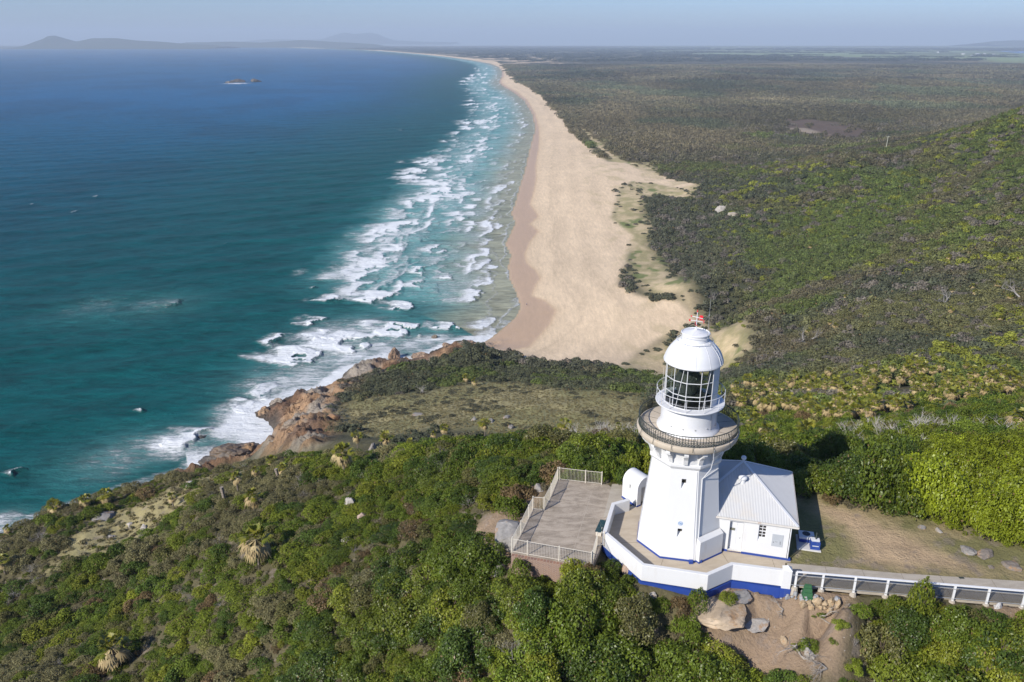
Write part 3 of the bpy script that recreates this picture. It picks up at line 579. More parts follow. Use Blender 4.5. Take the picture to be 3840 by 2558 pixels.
cream = paint('cream fence paint', (0.60, 0.55, 0.46), 0.5, 0.08, 2.0)
green_p = paint('green plastic', (0.040, 0.125, 0.055), 0.55, 0.12, 4.0)
bench_p = paint('dark teal bench slats', (0.022, 0.060, 0.066), 0.5, 0.25, 5.0)
brick = paint('old brown brick', (0.30, 0.17, 0.12), 0.9, 0.3, 3.0, 0.4)
grey_board = paint('grey information panel', (0.42, 0.44, 0.46), 0.35, 0.05, 2.0)
black_text = paint('dark lettering', (0.13, 0.14, 0.15), 0.6, 0.1, 2.0)
def mat_glass():
    t = NT('lantern glass'); t.setp(Base_Color=(0.75, 0.8, 0.78), Roughness=0.03); t.p.inputs['Specular IOR Level'].default_value = 0.6
    tr = t.new('ShaderNodeBsdfTransparent'); tr.inputs[0].default_value = (0.72, 0.76, 0.72, 1); gl = t.new('ShaderNodeBsdfGlossy'); gl.inputs['Roughness'].default_value = 0.03
    f = t.new('ShaderNodeLayerWeight'); f.inputs[0].default_value = .5; mx = t.new('ShaderNodeMixShader')
    t.ln(t.math('ADD', t.math('MULTIPLY', t.math('POWER', f.outputs['Facing'], 4.0), 0.85), 0.06), mx.inputs[0]); t.ln(tr.outputs[0], mx.inputs[1]); t.ln(gl.outputs[0], mx.inputs[2]); t.ln(mx.outputs[0], t.out.inputs['Surface'])
    return t.m
glass = mat_glass()
pane_m = NT('dark window pane'); pane_m.setp(Base_Color=(0.035, 0.032, 0.028), Roughness=0.12); pane_m = pane_m.m
def mat_lens():
    t = NT('fresnel lens'); c = t.coord('Object'); w = t.new('ShaderNodeTexWave'); t.ln(c, w.inputs[0]); w.bands_direction = 'Z'; w.inputs['Scale'].default_value = 9; w.inputs['Distortion'].default_value = 2.5
    t.setp(Base_Color=t.mix(w.outputs['Fac'], (0.08, 0.10, 0.09), (0.42, 0.45, 0.40)), Roughness=0.12, Metallic=0.55, Normal=t.bump(w.outputs['Fac'], 0.8, 0.05)); return t.m
lens_m = mat_lens()
def mat_roof():
    t = NT('corrugated roof'); c = t.coord('Object'); n = t.noise(c, 1.4, 6, 0.65); st = t.noise(t.coord('Object', (0.5, 0.5, 0.5)), 0.9, 5, 0.7)
    b = t.mix(n, (0.47, 0.47, 0.465), (0.57, 0.57, 0.565)); b = t.mix(t.rng(st, 0.5, 0.75, 0, 0.4), b, (0.55, 0.47, 0.36)); t.setp(Base_Color=b, Roughness=0.5); t.p.inputs['Specular IOR Level'].default_value = 0.35; return t.m
roof_m = mat_roof()
def mat_slab(name, a, b_, joint=None):
    t = NT(name); c = t.coord('Object'); n = t.noise(t.coord('Object', (1.0, 2.4, 1.0), (0, 0, -0.3)), 0.75, 8, 0.70, 0.6); n2 = t.noise(c, 9, 6, 0.65)
    k = t.math('ADD', t.math('MULTIPLY', n, 0.75), t.math('MULTIPLY', n2, 0.25)); col = t.mix(t.rng(k, 0.34, 0.64), a, b_)
    sp = t.rng(t.vor(c, 5.5), 0.05, 0.10, 1, 0); col = t.mix(t.math('MULTIPLY', sp, t.rng(n, 0.5, 0.6)), col, tuple(v * 0.55 for v in a))
    t.setp(Base_Color=col, Roughness=0.93, Normal=t.bump(n2, 0.35, 0.02)); t.p.inputs['Specular IOR Level'].default_value = 0.15; return t.m
slab_dark = mat_slab('weathered platform concrete', (0.235, 0.195, 0.15), (0.43, 0.365, 0.29))
slab_pale = mat_slab('pale courtyard concrete', (0.40, 0.335, 0.255), (0.48, 0.41, 0.315))
slab_path = mat_slab('grey path concrete', (0.335, 0.295, 0.24), (0.43, 0.385, 0.315))
slab_grey = mat_slab('light grey pad', (0.50, 0.49, 0.47), (0.58, 0.57, 0.55))

# ------------------------------------------------------------------ the lighthouse
LX, LY = 12.63, 51.4; OCT = rad(-12.0)
lh = empty('lighthouse', (LX, LY, 0)); tag(lh, 'white octagonal lighthouse with glazed lantern, domed top and round gallery', 'lighthouse')
def octa(R, rot=OCT): return [(R * math.cos(rot - math.pi / 2 + rad(22.5) + k * math.pi / 4), R * math.sin(rot - math.pi / 2 + rad(22.5) + k * math.pi / 4)) for k in range(8)]
def Rz(z): return 3.27 - 0.1065 * z
def octloft(mb, prof):
    V = []; n = len(prof)
    for R, z in prof: V += [(x, y, z) for x, y in octa(R)]
    F = [(i * 8 + k, i * 8 + (k + 1) % 8, (i + 1) * 8 + (k + 1) % 8, (i + 1) * 8 + k) for i in range(n - 1) for k in range(8)]
    F += [tuple(range(7, -1, -1)), tuple((n - 1) * 8 + k for k in range(8))]; return mb.add(V, F)
def facet(k, z, out=0.0, side=0.0):                          # point on facet k (0 faces front), height z
    an = OCT - math.pi / 2 + k * math.pi / 4; ap = Rz(z) * math.cos(rad(22.5)) + out
    return Vector((ap * math.cos(an) - side * math.sin(an), ap * math.sin(an) + side * math.cos(an), z))
sh_ = MB(); octloft(sh_, [(Rz(0.14), 0.14), (Rz(7.15), 7.15)]); shaft = sh_.build('tower_shaft', white, lh)
def cutter(k, z0, z1, w, depth):                             # splayed window opening cut into the shaft
    m = MB(); a = OCT - math.pi / 2 + k * math.pi / 4; n = Vector((math.cos(a), math.sin(a), 0)); t_ = Vector((-math.sin(a), math.cos(a), 0))
    i0 = facet(k, (z0 + z1) / 2, -depth); o0 = facet(k, (z0 + z1) / 2, 0.5)
    V = [];
    for base, ww, zz0, zz1 in ((i0, w, z0, z1), (o0, w * 1.25, z0 - 0.34 - 0.35, z1 + 0.02)):
        b = Vector((base.x, base.y, 0)); V += [b - t_ * ww / 2 + Vector((0, 0, zz0)), b + t_ * ww / 2 + Vector((0, 0, zz0)), b + t_ * ww / 2 + Vector((0, 0, zz1)), b - t_ * ww / 2 + Vector((0, 0, zz1))]
    return m.add(V, [(0, 1, 2, 3), (7, 6, 5, 4), (0, 4, 5, 1), (1, 5, 6, 2), (2, 6, 7, 3), (3, 7, 4, 0)])
cm = MB(); c1 = cutter(0, 5.92, 6.36, 0.29, 0.32); c2 = cutter(0, 2.14, 2.50, 0.29, 0.36); cm.add(c1.v, c1.f); cm.add(c2.v, c2.f)
cut = cm.build('cutter', white, lh)
def carve(o, c):
    md = o.modifiers.new('cut', 'BOOLEAN'); md.operation = 'DIFFERENCE'; md.object = c; md.solver = 'EXACT'
    bpy.context.view_layer.update(); dg = bpy.context.evaluated_depsgraph_get(); me = bpy.data.meshes.new_from_object(o.evaluated_get(dg)); o.modifiers.clear(); o.data = me
    bpy.data.objects.remove(c)
carve(shaft, cut)
for z0, z1 in ((5.92, 6.36), (2.14, 2.50)):
    a = OCT - math.pi / 2; b = facet(0, (z0 + z1) / 2, -0.30); t_ = Vector((-math.sin(a), math.cos(a), 0)); n_ = Vector((math.cos(a), math.sin(a), 0))
    pb = MB().bar(b - t_ * .15, b + t_ * .15, 0.012, z1 - z0, (0, 0, 1)); wd = pb.build('window', pane_m, lh)
    fb = MB().bar(b - t_ * .15 + n_ * .02 + Vector((0, 0, .07)), b + t_ * .15 + n_ * .02 + Vector((0, 0, .07)), 0.022); fb.build('glazing_bar', white_metal, wd)
m = MB(); octloft(m, [(Rz(0) + 0.035, -0.05), (Rz(0.13) + 0.035, 0.14), (Rz(.14) - .02, 0.141)]); m.build('plinth_band', blue, lh)
m = MB(); octloft(m, [(Rz(7.1) + .02, 7.10), (Rz(7.1) + 0.10, 7.16), (Rz(7.1) + 0.20, 7.34), (Rz(7.1) + 0.20, 7.52), (Rz(7.1) + 0.05, 7.66), (Rz(7.1) + 0.02, 7.70)]); m.build('string_course', white, lh, bevel=0.012)
m = MB(); m.lathe([(2.55, 7.6), (2.58, 8.55), (2.72, 8.72), (2.98, 8.80), (2.98, 8.90)], 48, close_bot=True, close_top=True); m.build('frieze', white, lh, smooth=True)
for k in range(16):                                          # scrolled brackets under the gallery
    a = OCT - math.pi / 2 + k * math.pi / 8; prof = [(2.5, 7.62), (2.66, 7.62), (2.72, 7.80), (2.80, 8.05), (2.98, 8.30), (3.18, 8.46), (3.20, 8.62), (3.32, 8.64), (3.32, 8.90), (2.5, 8.90)]
    V = []; w = 0.15
    for sgn in (-1, 1): V += [(r * math.cos(a) - sgn * w * math.sin(a), r * math.sin(a) + sgn * w * math.cos(a), z) for r, z in prof]
    n = len(prof); mbk = MB().add(V, [tuple(range(n - 1, -1, -1)), tuple(range(n, 2 * n))] + [(i, (i + 1) % n, n + (i + 1) % n, n + i) for i in range(n)]); mbk.build('bracket', white, lh)
m = MB(); m.lathe([(2.6, 8.90), (3.46, 8.90), (3.52, 8.95), (3.56, 9.02), (3.62, 9.30), (3.60, 9.38), (3.54, 9.41), (1.5, 9.42)], 96); gal = m.build('gallery', concrete_pale, lh, smooth=True)
for k in range(18):
    a = OCT + k * math.pi / 9 + .06; MB().bar((2.1 * math.cos(a), 2.1 * math.sin(a), 9.423), (3.50 * math.cos(a), 3.50 * math.sin(a), 9.415), 0.028, 0.006).build('floor_joint', dark, gal)
# gallery railing: hoops, latticed lower band, upright bars, raking stays
m = MB()
for z, t in ((10.24, .036), (9.78, .018), (9.50, .024)): m.ring(3.50, z, t, 110, 5)
gr = m.build('gallery_railing', iron, lh, smooth=True); m = MB(); nb = 110
for k in range(nb):
    a = 2 * math.pi * k / nb; c, s = math.cos(a), math.sin(a); m.bar((3.50 * c, 3.50 * s, 9.50), (3.50 * c, 3.50 * s, 10.23), 0.030)
    for q, dk in ((0, 1), (1, -1)):
        b = 2 * math.pi * (k + dk) / nb; m.bar((3.50 * c, 3.50 * s, 9.50), (3.50 * math.cos(b), 3.50 * math.sin(b), 9.78), 0.020)
m.build('baluster', iron, gr)
for k in range(16):
    a = OCT + k * math.pi / 8 + .1; c, s = math.cos(a), math.sin(a); MB().tube([(3.50 * c, 3.50 * s, 10.1), (3.74 * c, 3.74 * s, 9.16)], 0.018, 4).build('stay', iron, gr)
# murette, catwalk, lantern
m = MB(); m.lathe([(2.22, 9.425), (2.20, 9.50), (2.08, 9.62), (2.00, 9.78), (1.97, 10.2), (1.97, 11.30)], 64); mur = m.build('murette', white_metal, lh, smooth=True)
for k in (-62, -36, -112, -88, -138):
    a = rad(k); MB().tube([(1.95 * math.cos(a), 1.95 * math.sin(a), 10.0), (2.015 * math.cos(a), 2.015 * math.sin(a), 10.0)], 0.055, 10).build('vent_cap', greyz, mur)
dm = MB(); aa = rad(-42)
for k in range(6):
    a0 = aa + (k - 3) * .062; a1 = a0 + .062; dm.add([(1.99 * math.cos(q), 1.99 * math.sin(q), z) for z in (9.85, 11.0) for q in (a0, a1)], [(0, 1, 3, 2)])
door = dm.build('murette_door', white_metal, mur)
for q in (aa - .19, aa + .19): MB().bar((2.0 * math.cos(q), 2.0 * math.sin(q), 9.85), (2.0 * math.cos(q), 2.0 * math.sin(q), 11.0), .02).build('door_edge', greyz, door)
m = MB(); m.tube([(2.0 * math.cos(aa + .15), 2.0 * math.sin(aa + .15), 10.05), (2.05 * math.cos(aa + .15), 2.05 * math.sin(aa + .15), 10.12)], .02); m.build('handle', greyz, door)
m = MB(); m.lathe([(1.9, 11.28), (2.30, 11.28), (2.40, 11.33), (2.42, 11.40), (2.40, 11.43), (1.86, 11.44), (1.86, 11.46), (1.78, 11.47)], 80); m.build('catwalk', white_metal, lh, smooth=True)
m = MB(); m.ring(2.36, 12.38, .022, 80, 5); m.ring(2.36, 11.9, .010, 80, 4)
for k in range(12):
    a = 2 * math.pi * k / 12 + .2; m.bar((2.36 * math.cos(a), 2.36 * math.sin(a), 11.44), (2.36 * math.cos(a), 2.36 * math.sin(a), 12.38), .03)
m.build('catwalk_railing', white_metal, lh, smooth=True)
NL = 12; RL = 1.83; ZB, ZT = 11.44, 14.38; A0 = OCT - math.pi / 2 + rad(4)
m = MB(); V = []
lit_k = [k for k in range(NL) if k not in (2, 3, 4)]         # three bays on the landward side are blanked in metal
pt = lambda k, z, r=RL: (r * math.cos(A0 + (k - .5) * 2 * math.pi / NL), r * math.sin(A0 + (k - .5) * 2 * math.pi / NL), z)
for k in lit_k: m.add([pt(k, ZB), pt(k + 1, ZB), pt(k + 1, ZT), pt(k, ZT)], [(0, 1, 2, 3)])
m.build('lantern_glazing', glass, lh)
m = MB()
for k in (2, 3, 4): m.add([pt(k, ZB), pt(k + 1, ZB), pt(k + 1, ZT), pt(k, ZT)], [(0, 1, 2, 3)])
m.build('blank_panel', white_metal, lh)
m = MB()
for k in range(NL):
    m.bar(pt(k, ZB, RL + .01), pt(k, ZT, RL + .01), .042); m.bar(pt(k + .28, ZB, RL + .012), pt(k + .72, ZT, RL + .012), .03) if k % 2 else None
    for z in (12.42, 13.40): m.bar(pt(k, z, RL + .01), pt(k + 1, z, RL + .01), .045)
    for z in (ZB, ZT): m.bar(pt(k, z, RL + .01), pt(k + 1, z, RL + .01), .07)
m.build('glazing_bar', white_metal, lh)
m = MB(); m.lathe([(0.55, 11.6), (0.6, 12.0), (0.45, 12.1), (0.78, 12.25), (0.92, 12.7), (0.92, 13.2), (0.7, 13.65), (0.3, 13.9)], 24, close_top=True, close_bot=True, c=(-.25, -.1)); ln = m.build('lens', lens_m, lh, smooth=True)
m = MB(); m.lathe([(.55, 11.45), (.5, 12.2)], 14, c=(-.25, -.1)); m.box(.25, .8, -.55, -.1, 11.5, 12.2); m.ring(.98, 12.2, .03, 24, 5, (-.25, -.1))
for k in range(8): a = k * math.pi / 4; m.bar((-.25 + .95 * math.cos(a), -.1 + .95 * math.sin(a), 12.2), (-.25 + .95 * math.cos(a), -.1 + .95 * math.sin(a), 13.6), .03)
m.build('lens_stand', iron, ln)
m = MB(); m.lathe([(1.78, 11.46), (.01, 11.46)], 24); m.build('lantern_floor', dark, lh)
dome = MB(); prof = [(1.80, 14.36), (1.99, 14.40), (2.05, 14.47), (2.05, 14.56), (2.00, 14.66), (1.96, 14.80), (1.87, 15.04), (1.74, 15.28), (1.57, 15.52), (1.36, 15.74), (1.14, 15.92), (0.95, 16.01), (.95, 16.02)]
dome.lathe(prof, 64); dome.lathe([(1.80, 14.37), (.01, 14.5)], 24); dm_ = dome.build('dome', white_metal, lh, smooth=True)
m = MB()
for k in range(12):
    a = A0 + k * math.pi / 6; m.tube([(r * 1.004 * math.cos(a), r * 1.004 * math.sin(a), z + .01) for r, z in prof[3:-1]], .014, 4)
m.build('rib', white_metal, dm_)
m = MB(); m.ring(1.24, 15.98, .022, 48, 5)
for k in range(8): a = k * math.pi / 4; m.bar((1.24 * math.cos(a), 1.24 * math.sin(a), 15.98), (1.2 * math.cos(a), 1.2 * math.sin(a), 15.84), .025)
m.build('handrail', white_metal, dm_, smooth=True)
m = MB(); al = rad(-38)
for dq in (-.075, .075): m.tube([((r + .07) * math.cos(al + dq * 2.0 / r), (r + .07) * math.sin(al + dq * 2.0 / r), z + .03) for r, z in prof[3:-2]], .018, 5)
for i in range(11):
    t = i / 10 * 7 + 3.2; i0 = int(t); f = t - i0; r = prof[i0][0] * (1 - f) + prof[i0 + 1][0] * f + .07; z = prof[i0][1] * (1 - f) + prof[i0 + 1][1] * f + .03
    m.bar((r * math.cos(al - .15 / r), r * math.sin(al - .15 / r), z), (r * math.cos(al + .15 / r), r * math.sin(al + .15 / r), z), .022)
m.build('ladder', white_metal, dm_)
m = MB(); m.lathe([(1.0, 15.93), (.95, 15.97), (.93, 16.0), (.93, 16.44), (.985, 16.47), (.985, 16.52), (.93, 16.56), (.89, 16.5), (.10, 16.74), (.10, 16.76)], 56, close_top=True); vent = m.build('ventilator', white_metal, lh, smooth=True)
m = MB(); m.ring(1.04, 16.36, .014, 48, 4); m.build('handrail', white_metal, vent)
# weather vane with its four red letters
m = MB(); m.tube([(0, 0, 16.7), (0, 0, 16.86)], [.10, .045], 10); m.tube([(0, 0, 16.86), (0, 0, 18.02)], .028, 8); vane = m.build('weather_vane', white_metal, lh)
m = MB()
for a in (-.42, -.42 + math.pi / 2): m.tube([(-.42 * math.cos(a), -.42 * math.sin(a), 17.35), (.42 * math.cos(a), .62 * math.sin(a), 17.35)], (.020), 6)
av = rad(-35); m.tube([(-.36 * math.cos(av), -.36 * math.sin(av), 17.62), (.40 * math.cos(av), .62 * math.sin(av), 17.62)], (.020), 6); m.build('arm', white_metal, vane)
GLY = {'N': [((-1, -1), (-1, 1)), ((-1, 1), (1, -1)), ((1, -1), (1, 1))], 'E': [((-1, -1), (-1, 1)), ((-1, 1), (1, 1)), ((-1, 0), (.7, 0)), ((-1, -1), (1, -1))],
       'S': [((1, 1), (-1, 1)), ((-1, 1), (-1, 0)), ((-1, 0), (1, 0)), ((1, 0), (1, -1)), ((1, -1), (-1, -1))], 'W': [((-1, 1), (-.5, -1)), ((-.5, -1), (0, .4)), ((0, .4), (.5, -1)), ((.5, -1), (1, 1))]}
for i, ch in enumerate('SENW'):
    a = -.42 - math.pi / 2 + i * math.pi / 2; c = Vector((.48 * math.cos(a), .48 * math.sin(a), 17.35)); d = Vector((math.cos(a), math.sin(a), 0)); m = MB()
    for p, q in GLY[ch]: m.bar(c + d * p[0] * .05 + Vector((0, 0, p[1] * .085)), c + d * q[0] * .05 + Vector((0, 0, q[1] * .085)), .032, .032)
    m.build('letter', red, vane)
m = MB(); d = Vector((math.cos(av), math.sin(av), 0)); c = Vector((0, 0, 17.62)); n_ = Vector((-math.sin(av), math.cos(av), 0)) * .012
P = [(.26, .10), (.36, .24), (.60, .26), (.72, .14), (.66, .0), (.72, -.14), (.60, -.26), (.36, -.24), (.26, -.10)]; V = [c + d * x * .62 + Vector((0, 0, y * .72)) - n_ for x, y in P] + [c + d * x * .62 + Vector((0, 0, y * .72)) + n_ for x, y in P]; n = len(P)
m.add(V, [tuple(range(n)), tuple(range(2 * n - 1, n - 1, -1))] + [(i, (i + 1) % n, n + (i + 1) % n, n + i) for i in range(n)])
m.build('pointer', red, vane); m = MB(); m.add([c - d * .36 + Vector((0, 0, .07)), c - d * .36 - Vector((0, 0, .07)), c - d * .50, c - d * .38 + n_ * 3], [(0, 1, 2), (0, 2, 3), (1, 3, 2), (0, 3, 1)]); m.build('pointer_tip', red, vane)
m = MB(); m.tube([(0, 0, 17.98), (0, 0, 18.14)], [.05, .02], 8); m.build('finial', red, vane); MB().tube([(0, 0, 17.02), (0, 0, 17.07)], .05, 8).build('collar', red, vane)
m = MB(); ax, ay = .62, -.78; m.tube([(ax, ay, 16.35), (ax, ay, 19.2)], [.014, .008], 5); m.tube([(ax, ay, 18.0), (ax, ay, 18.05)], .05, 6)
for a in (0, 2.1, 4.2): m.tube([(ax, ay, 18.0), (.97 * math.cos(a), .97 * math.sin(a), 16.5)], .006, 4)
m.build('aerial', greyz, lh)
m = MB(); b = (-2.2, -.9); m.tube([(b[0], b[1], 11.46), (b[0], b[1], 14.3)], .012, 5); m.build('whip_aerial', cream, lh)
# lightning strip, conduit and drain down the corner; low buttress on the right-hand face
m = MB(); e = lambda z, o=.03: (Vector(facet(0, z, 0, Rz(z) * math.sin(rad(22.5)))) * 1.0) + Vector((o * .3, -o, 0))
for sx in (.10, ): m.tube([facet(1, 6.4, .05, -.55 * Rz(6.4) * .55 + sx), facet(1, 3.0, .05, -.62 * Rz(3) * .55 + sx), facet(1, .16, .05, -.66 * Rz(0) * .55 + sx)], .042, 7)
m.tube([Vector((1.10, -3.44, 9.2)), Vector((1.25, -2.95, 8.2)), Vector((1.20, -2.75, 7.4)), facet(1, 6.4, .05, -.55 * Rz(6.4) * .55 + .1)], .03, 6)
m.tube([facet(1, 6.4, .05, -.55 * Rz(6.4) * .55 + .1), facet(1, 6.75, .05, .9)], .025, 6)
m.tube([facet(0, 7.0, .04, Rz(7) * .34), facet(0, 1.8, .04, Rz(1.8) * .33), facet(0, .16, .04, Rz(0) * .345)], .022, 6); m.build('downpipe', white_metal, lh, smooth=True)
for p in (facet(0, .1, .16, .95), facet(1, .1, .16, -.95)): MB().box(p.x - .15, p.x + .15, p.y - .13, p.y + .13, -.03, .22, None).build('drain_box', blue, lh, bevel=.02)
m = MB(); p0 = facet(1, 0, .26, -1.16); p1 = facet(1, 0, .26, 1.18); q0 = facet(1, 0, -.12, -1.16); q1 = facet(1, 0, -.12, 1.18)
m.prism([(p0.x, p0.y), (p1.x, p1.y), (q1.x, q1.y), (q0.x, q0.y)], .12, 1.75, z1s=[1.75, 1.75, 1.95, 1.95]); m.build('buttress', white, lh, bevel=.02)
m = MB(); m.prism([(p0.x + .02, p0.y - .03), (p1.x + .02, p1.y - .03), (q1.x, q1.y), (q0.x, q0.y)], -.04, .12); m.build('buttress_band', blue, lh)
# round emblem between the windows
em = MB(); f0 = facet(0, 2.93, .012); an = OCT - math.pi / 2; nrm = Vector((math.cos(an), math.sin(an), 0)); tt = Vector((-math.sin(an), math.cos(an), 0)); up = Vector((0, 0, 1))
def disc(mb, c, r, n=24, ins=0.0):
    V = [c + (tt * math.cos(q) + up * math.sin(q)) * r for q in (2 * math.pi * k / n for k in range(n))]
    if not ins: return mb.add(V, [tuple(range(n))])
    V2 = [c + (tt * math.cos(q) + up * math.sin(q)) * ins for q in (2 * math.pi * k / n for k in range(n))]
    return mb.add(V + V2, [(k, (k + 1) % n, n + (k + 1) % n, n + k) for k in range(n)])
base = Vector((LX, LY, 0)); disc(em, base + f0, .17); emo = em.build('emblem', white_metal); tag(emo, 'small round blue and white emblem fixed above the lower tower window', 'emblem')
bl2 = paint('emblem blue', (0.10, 0.26, 0.50), .5, .05)
m = MB(); disc(m, base + f0 + nrm * .006, .165, 24, .13); m.build('emblem_ring', bl2, emo)
m = MB(); 
for y0, x0, x1 in ((.05, -.08, .05), (0.0, -.10, .09), (-.05, -.06, .09)): m.tube([base + f0 + nrm * .008 + tt * (x0 + (x1 - x0) * i / 6) + up * (y0 + .022 * math.sin(i * 1.4 + y0 * 30)) for i in range(7)], .015, 4)
m.build('emblem_waves', bl2, emo)

# ------------------------------------------------------------------ keeper's store (square white building, pyramid roof)
HA = rad(-15.0); hut = empty('store_building', (17.48, 53.06, 0), HA); tag(hut, 'square white store building with grey corrugated pyramid roof beside the tower', 'building')
hw = 3.50; hf = 3.84; m = MB(); m.box(-hw, hw, -hf, hw, .12, 3.05); wall = m.build('wall', white, hut)
carve(wall, MB().box(-.64, .34, -hf - .3, -hf + .34, .14, 2.62).build('cutter', white, hut))
cw = MB().add([(x, y, z) for x in (1.39, 1.92) for y, z in ((-hf + .17, 1.56), (-hf + .17, 2.62), (-hf - .1, 2.62), (-hf - .1, 1.0))], [(0, 1, 2, 3), (7, 6, 5, 4), (0, 4, 5, 1), (1, 5, 6, 2), (2, 6, 7, 3), (3, 7, 4, 0)])
carve(wall, cw.build('cutter', white, hut))
m = MB(); m.box(-hw - .03, -.66, -hf - .035, -hf - .001, -.05, .17); m.box(.36, hw + .035, -hf - .035, -hf - .001, -.05, .17); m.box(hw + .001, hw + .035, -hf, hw, -.05, .15); m.box(-.66, .36, -hf - .02, -hf - .001, -.05, .10); m.build('plinth_band', blue, hut)
m = MB(); m.box(-.64, .34, -hf - .02, -hf + .36, .0, .135); m.build('doorstep', slab_pale, hut)
dr = MB().box(-.60, .33, -hf + .30, -hf + .35, .14, 2.60).build('door', white_metal, hut)
m = MB()
for z in (.22, 1.15, 1.28, 2.0): m.box(-.50, .24, -hf + .275, -hf + .299, z, z + .05)
m.box(-.15, -.11, -hf + .278, -hf + .299, .2, 2.5); m.build('door_panel', white_metal, dr)
m = MB().tube([(.16, -hf + .25, 1.18), (.16, -hf + .29, 1.02)], .018); m.build('handle', greyz, dr)
m = MB(); m.box(-.58, -.24, -hf + .255, -hf + .272, 1.70, 1.90); sg = m.build('door_sign', paint('olive door sign', (.15, .15, .11), .6, .1), dr)
wn_ = MB(); wn_.box(1.40, 1.91, -hf + .13, -hf + .145, 1.58, 2.60); wo = wn_.build('window', pane_m, hut)
m = MB(); yb = -hf + .10
for x in (1.41, 1.655, 1.90): m.box(x - .022, x + .022, yb, yb + .03, 1.56, 2.62)
for z in (1.58, 1.83, 2.09, 2.35, 2.60): m.box(1.41, 1.90, yb - .002, yb + .028, z - (.04 if z == 2.09 else .022), z + (.04 if z == 2.09 else .022))
m.build('window_frame', white_metal, wo)
def pyramid_roof():
    m = MB(); e = 4.02; ze = 2.98; za = 5.55; nseg = 74
    for k in range(4):                                       # corrugations run down each slope
        a = k * math.pi / 2; ca, sa = math.cos(a), math.sin(a); V = []; cols = nseg * 4
        for i in range(cols + 1):
            x = -e + 2 * e * i / cols; h = .022 * math.cos(i * math.pi / 2); t = 1 - abs(x) / e
            for f in (0.0, 1.0):
                y = -e + (e * t) * f; z = ze + (za - ze) * (t * f) + h * (.7 if f else 1); V.append((x * ca - y * sa, x * sa + y * ca, z))
        m.add(V, [(2 * i, 2 * i + 2, 2 * i + 3, 2 * i + 1) for i in range(cols)])
    return m
roof = pyramid_roof().build('roof', roof_m, hut); m = MB(); e = 4.02
for sx, sy in ((1, -1), (-1, -1), (1, 1), (-1, 1)): m.bar((sx * e * .995, sy * e * .995, 3.01), (0, 0, 5.58), .20, .035)
m.build('hip_capping', white_metal, roof)
m = MB(); e = 4.06
for k in range(4):
    M = Matrix.Rotation(k * math.pi / 2, 4, 'Z'); m.box(-e, e - .10, -e, -e + .10, 2.86, 2.95, M); m.box(-e, e - .02, -e - .012, -e + .0, 2.84, 2.99, M)
gt = m.build('gutter', paint('rusty white gutter', (.60, .57, .52), .5, .15, 2.0, dirt=(.30, .14, .06), dirt_amt=.8), roof)
m = MB(); m.box(-3.92, 3.92, -3.92, 3.92, 2.90, 2.93); m.build('soffit', white, hut)
m = MB(); m.tube([(0, 0, 5.55), (0, 0, 5.68)], .10, 10); m.lathe([(.01, 5.66), (.15, 5.72), (.20, 5.84), (.16, 5.96), (.01, 6.03)], 16); m.build('finial', white_metal, roof, smooth=True)
m = MB(); c = (0.02, -1.45); m.lathe([(.20, 4.4), (.20, 4.86), (.31, 4.90), (.31, 5.02), (.22, 5.10), (.01, 5.14)], 20, c=c); m.build('roof_vent', white_metal, roof, smooth=True)
m = MB(); m.tube([(hw + .08, -hf - .02, 2.85), (hw + .08, -hf - .02, .2)], .045, 8); m.build('downpipe', white_metal, hut); m = MB(); m.box(hw + .02, hw + .3, -hf - .05, -hf + .2, -.05, .16); m.build('drain_box', blue, hut, bevel=.02)
board = MB().box(2.36, 3.12, -hf - .035, -hf - .004, 1.04, 2.05).build('information_board', grey_board); board.location = (17.48, 53.06, 0); board.rotation_euler = (0, 0, HA); tag(board, 'grey square information board on the white wall of the store building', 'sign')
m = MB(); yt = -hf - .037; rr = random.Random(5)
for i in range(9): m.box(2.43, 2.43 + rr.uniform(.35, .60), yt, yt + .004, 1.96 - i * .045, 1.972 - i * .045)
m.build('text_lines', paint('faint text', (.34, .36, .38), .6, .05), board)
MB().box(2.60, 2.76, yt, yt + .004, 1.42, 1.45).build('diagram', black_text, board); MB().box(2.45, 2.52, yt, yt + .004, 1.34, 1.42).build('diagram', black_text, board)
m = MB().box(2.945, 2.965, yt, yt + .004, 1.24, 1.50)
for i in range(4): m.box(2.90 + .01 * i, 3.0 - .01 * (i % 2), yt - .001, yt + .003, 1.46 - i * .07, 1.49 - i * .07)
m.build('symbol', black_text, board)

# ------------------------------------------------------------------ barrel vaulted shelter
SA_ = math.atan2(.68, 1.02); shl = empty('vaulted_shelter', (10.07, 55.43, 0), SA_); tag(shl, 'small white barrel vaulted hut with doorway behind the tower', 'hut')
Wd, Dp, Zs = 1.72, 1.80, 1.62; R_ = Wd / 2; arc = [(R_ - R_ * math.cos(t), Zs + R_ * math.sin(t)) for t in np.linspace(0, math.pi, 19)]
P = [(0, .1)] + arc + [(Wd, .1)]; n = len(P); V = [(x, 0, z) for x, z in P] + [(x, Dp, z) for x, z in P]
m = MB().add(V, [tuple(range(n)), tuple(range(2 * n - 1, n - 1, -1))] + [(i, (i + 1) % n, n + (i + 1) % n, n + i) for i in range(n)]); sw = m.build('wall', white, shl)
cw = MB(); cw.box(.40, 1.30, -.2, .34, .05, 1.66); cw.box(-.2, .16, .80, .98, 1.28, 1.66); cw.box(-.2, .16, .06, .26, -.1, .62); carve(sw, cw.build('cutter', white, shl)); 
for p_ in sw.data.polygons: p_.use_smooth = True
try: sw.data.set_sharp_from_angle(angle=rad(40))
except Exception: pass
MB().box(.36, 1.34, .30, .36, .06, 1.70).build('door', paint('grey white door', (.60, .59, .56), .5, .05), shl)
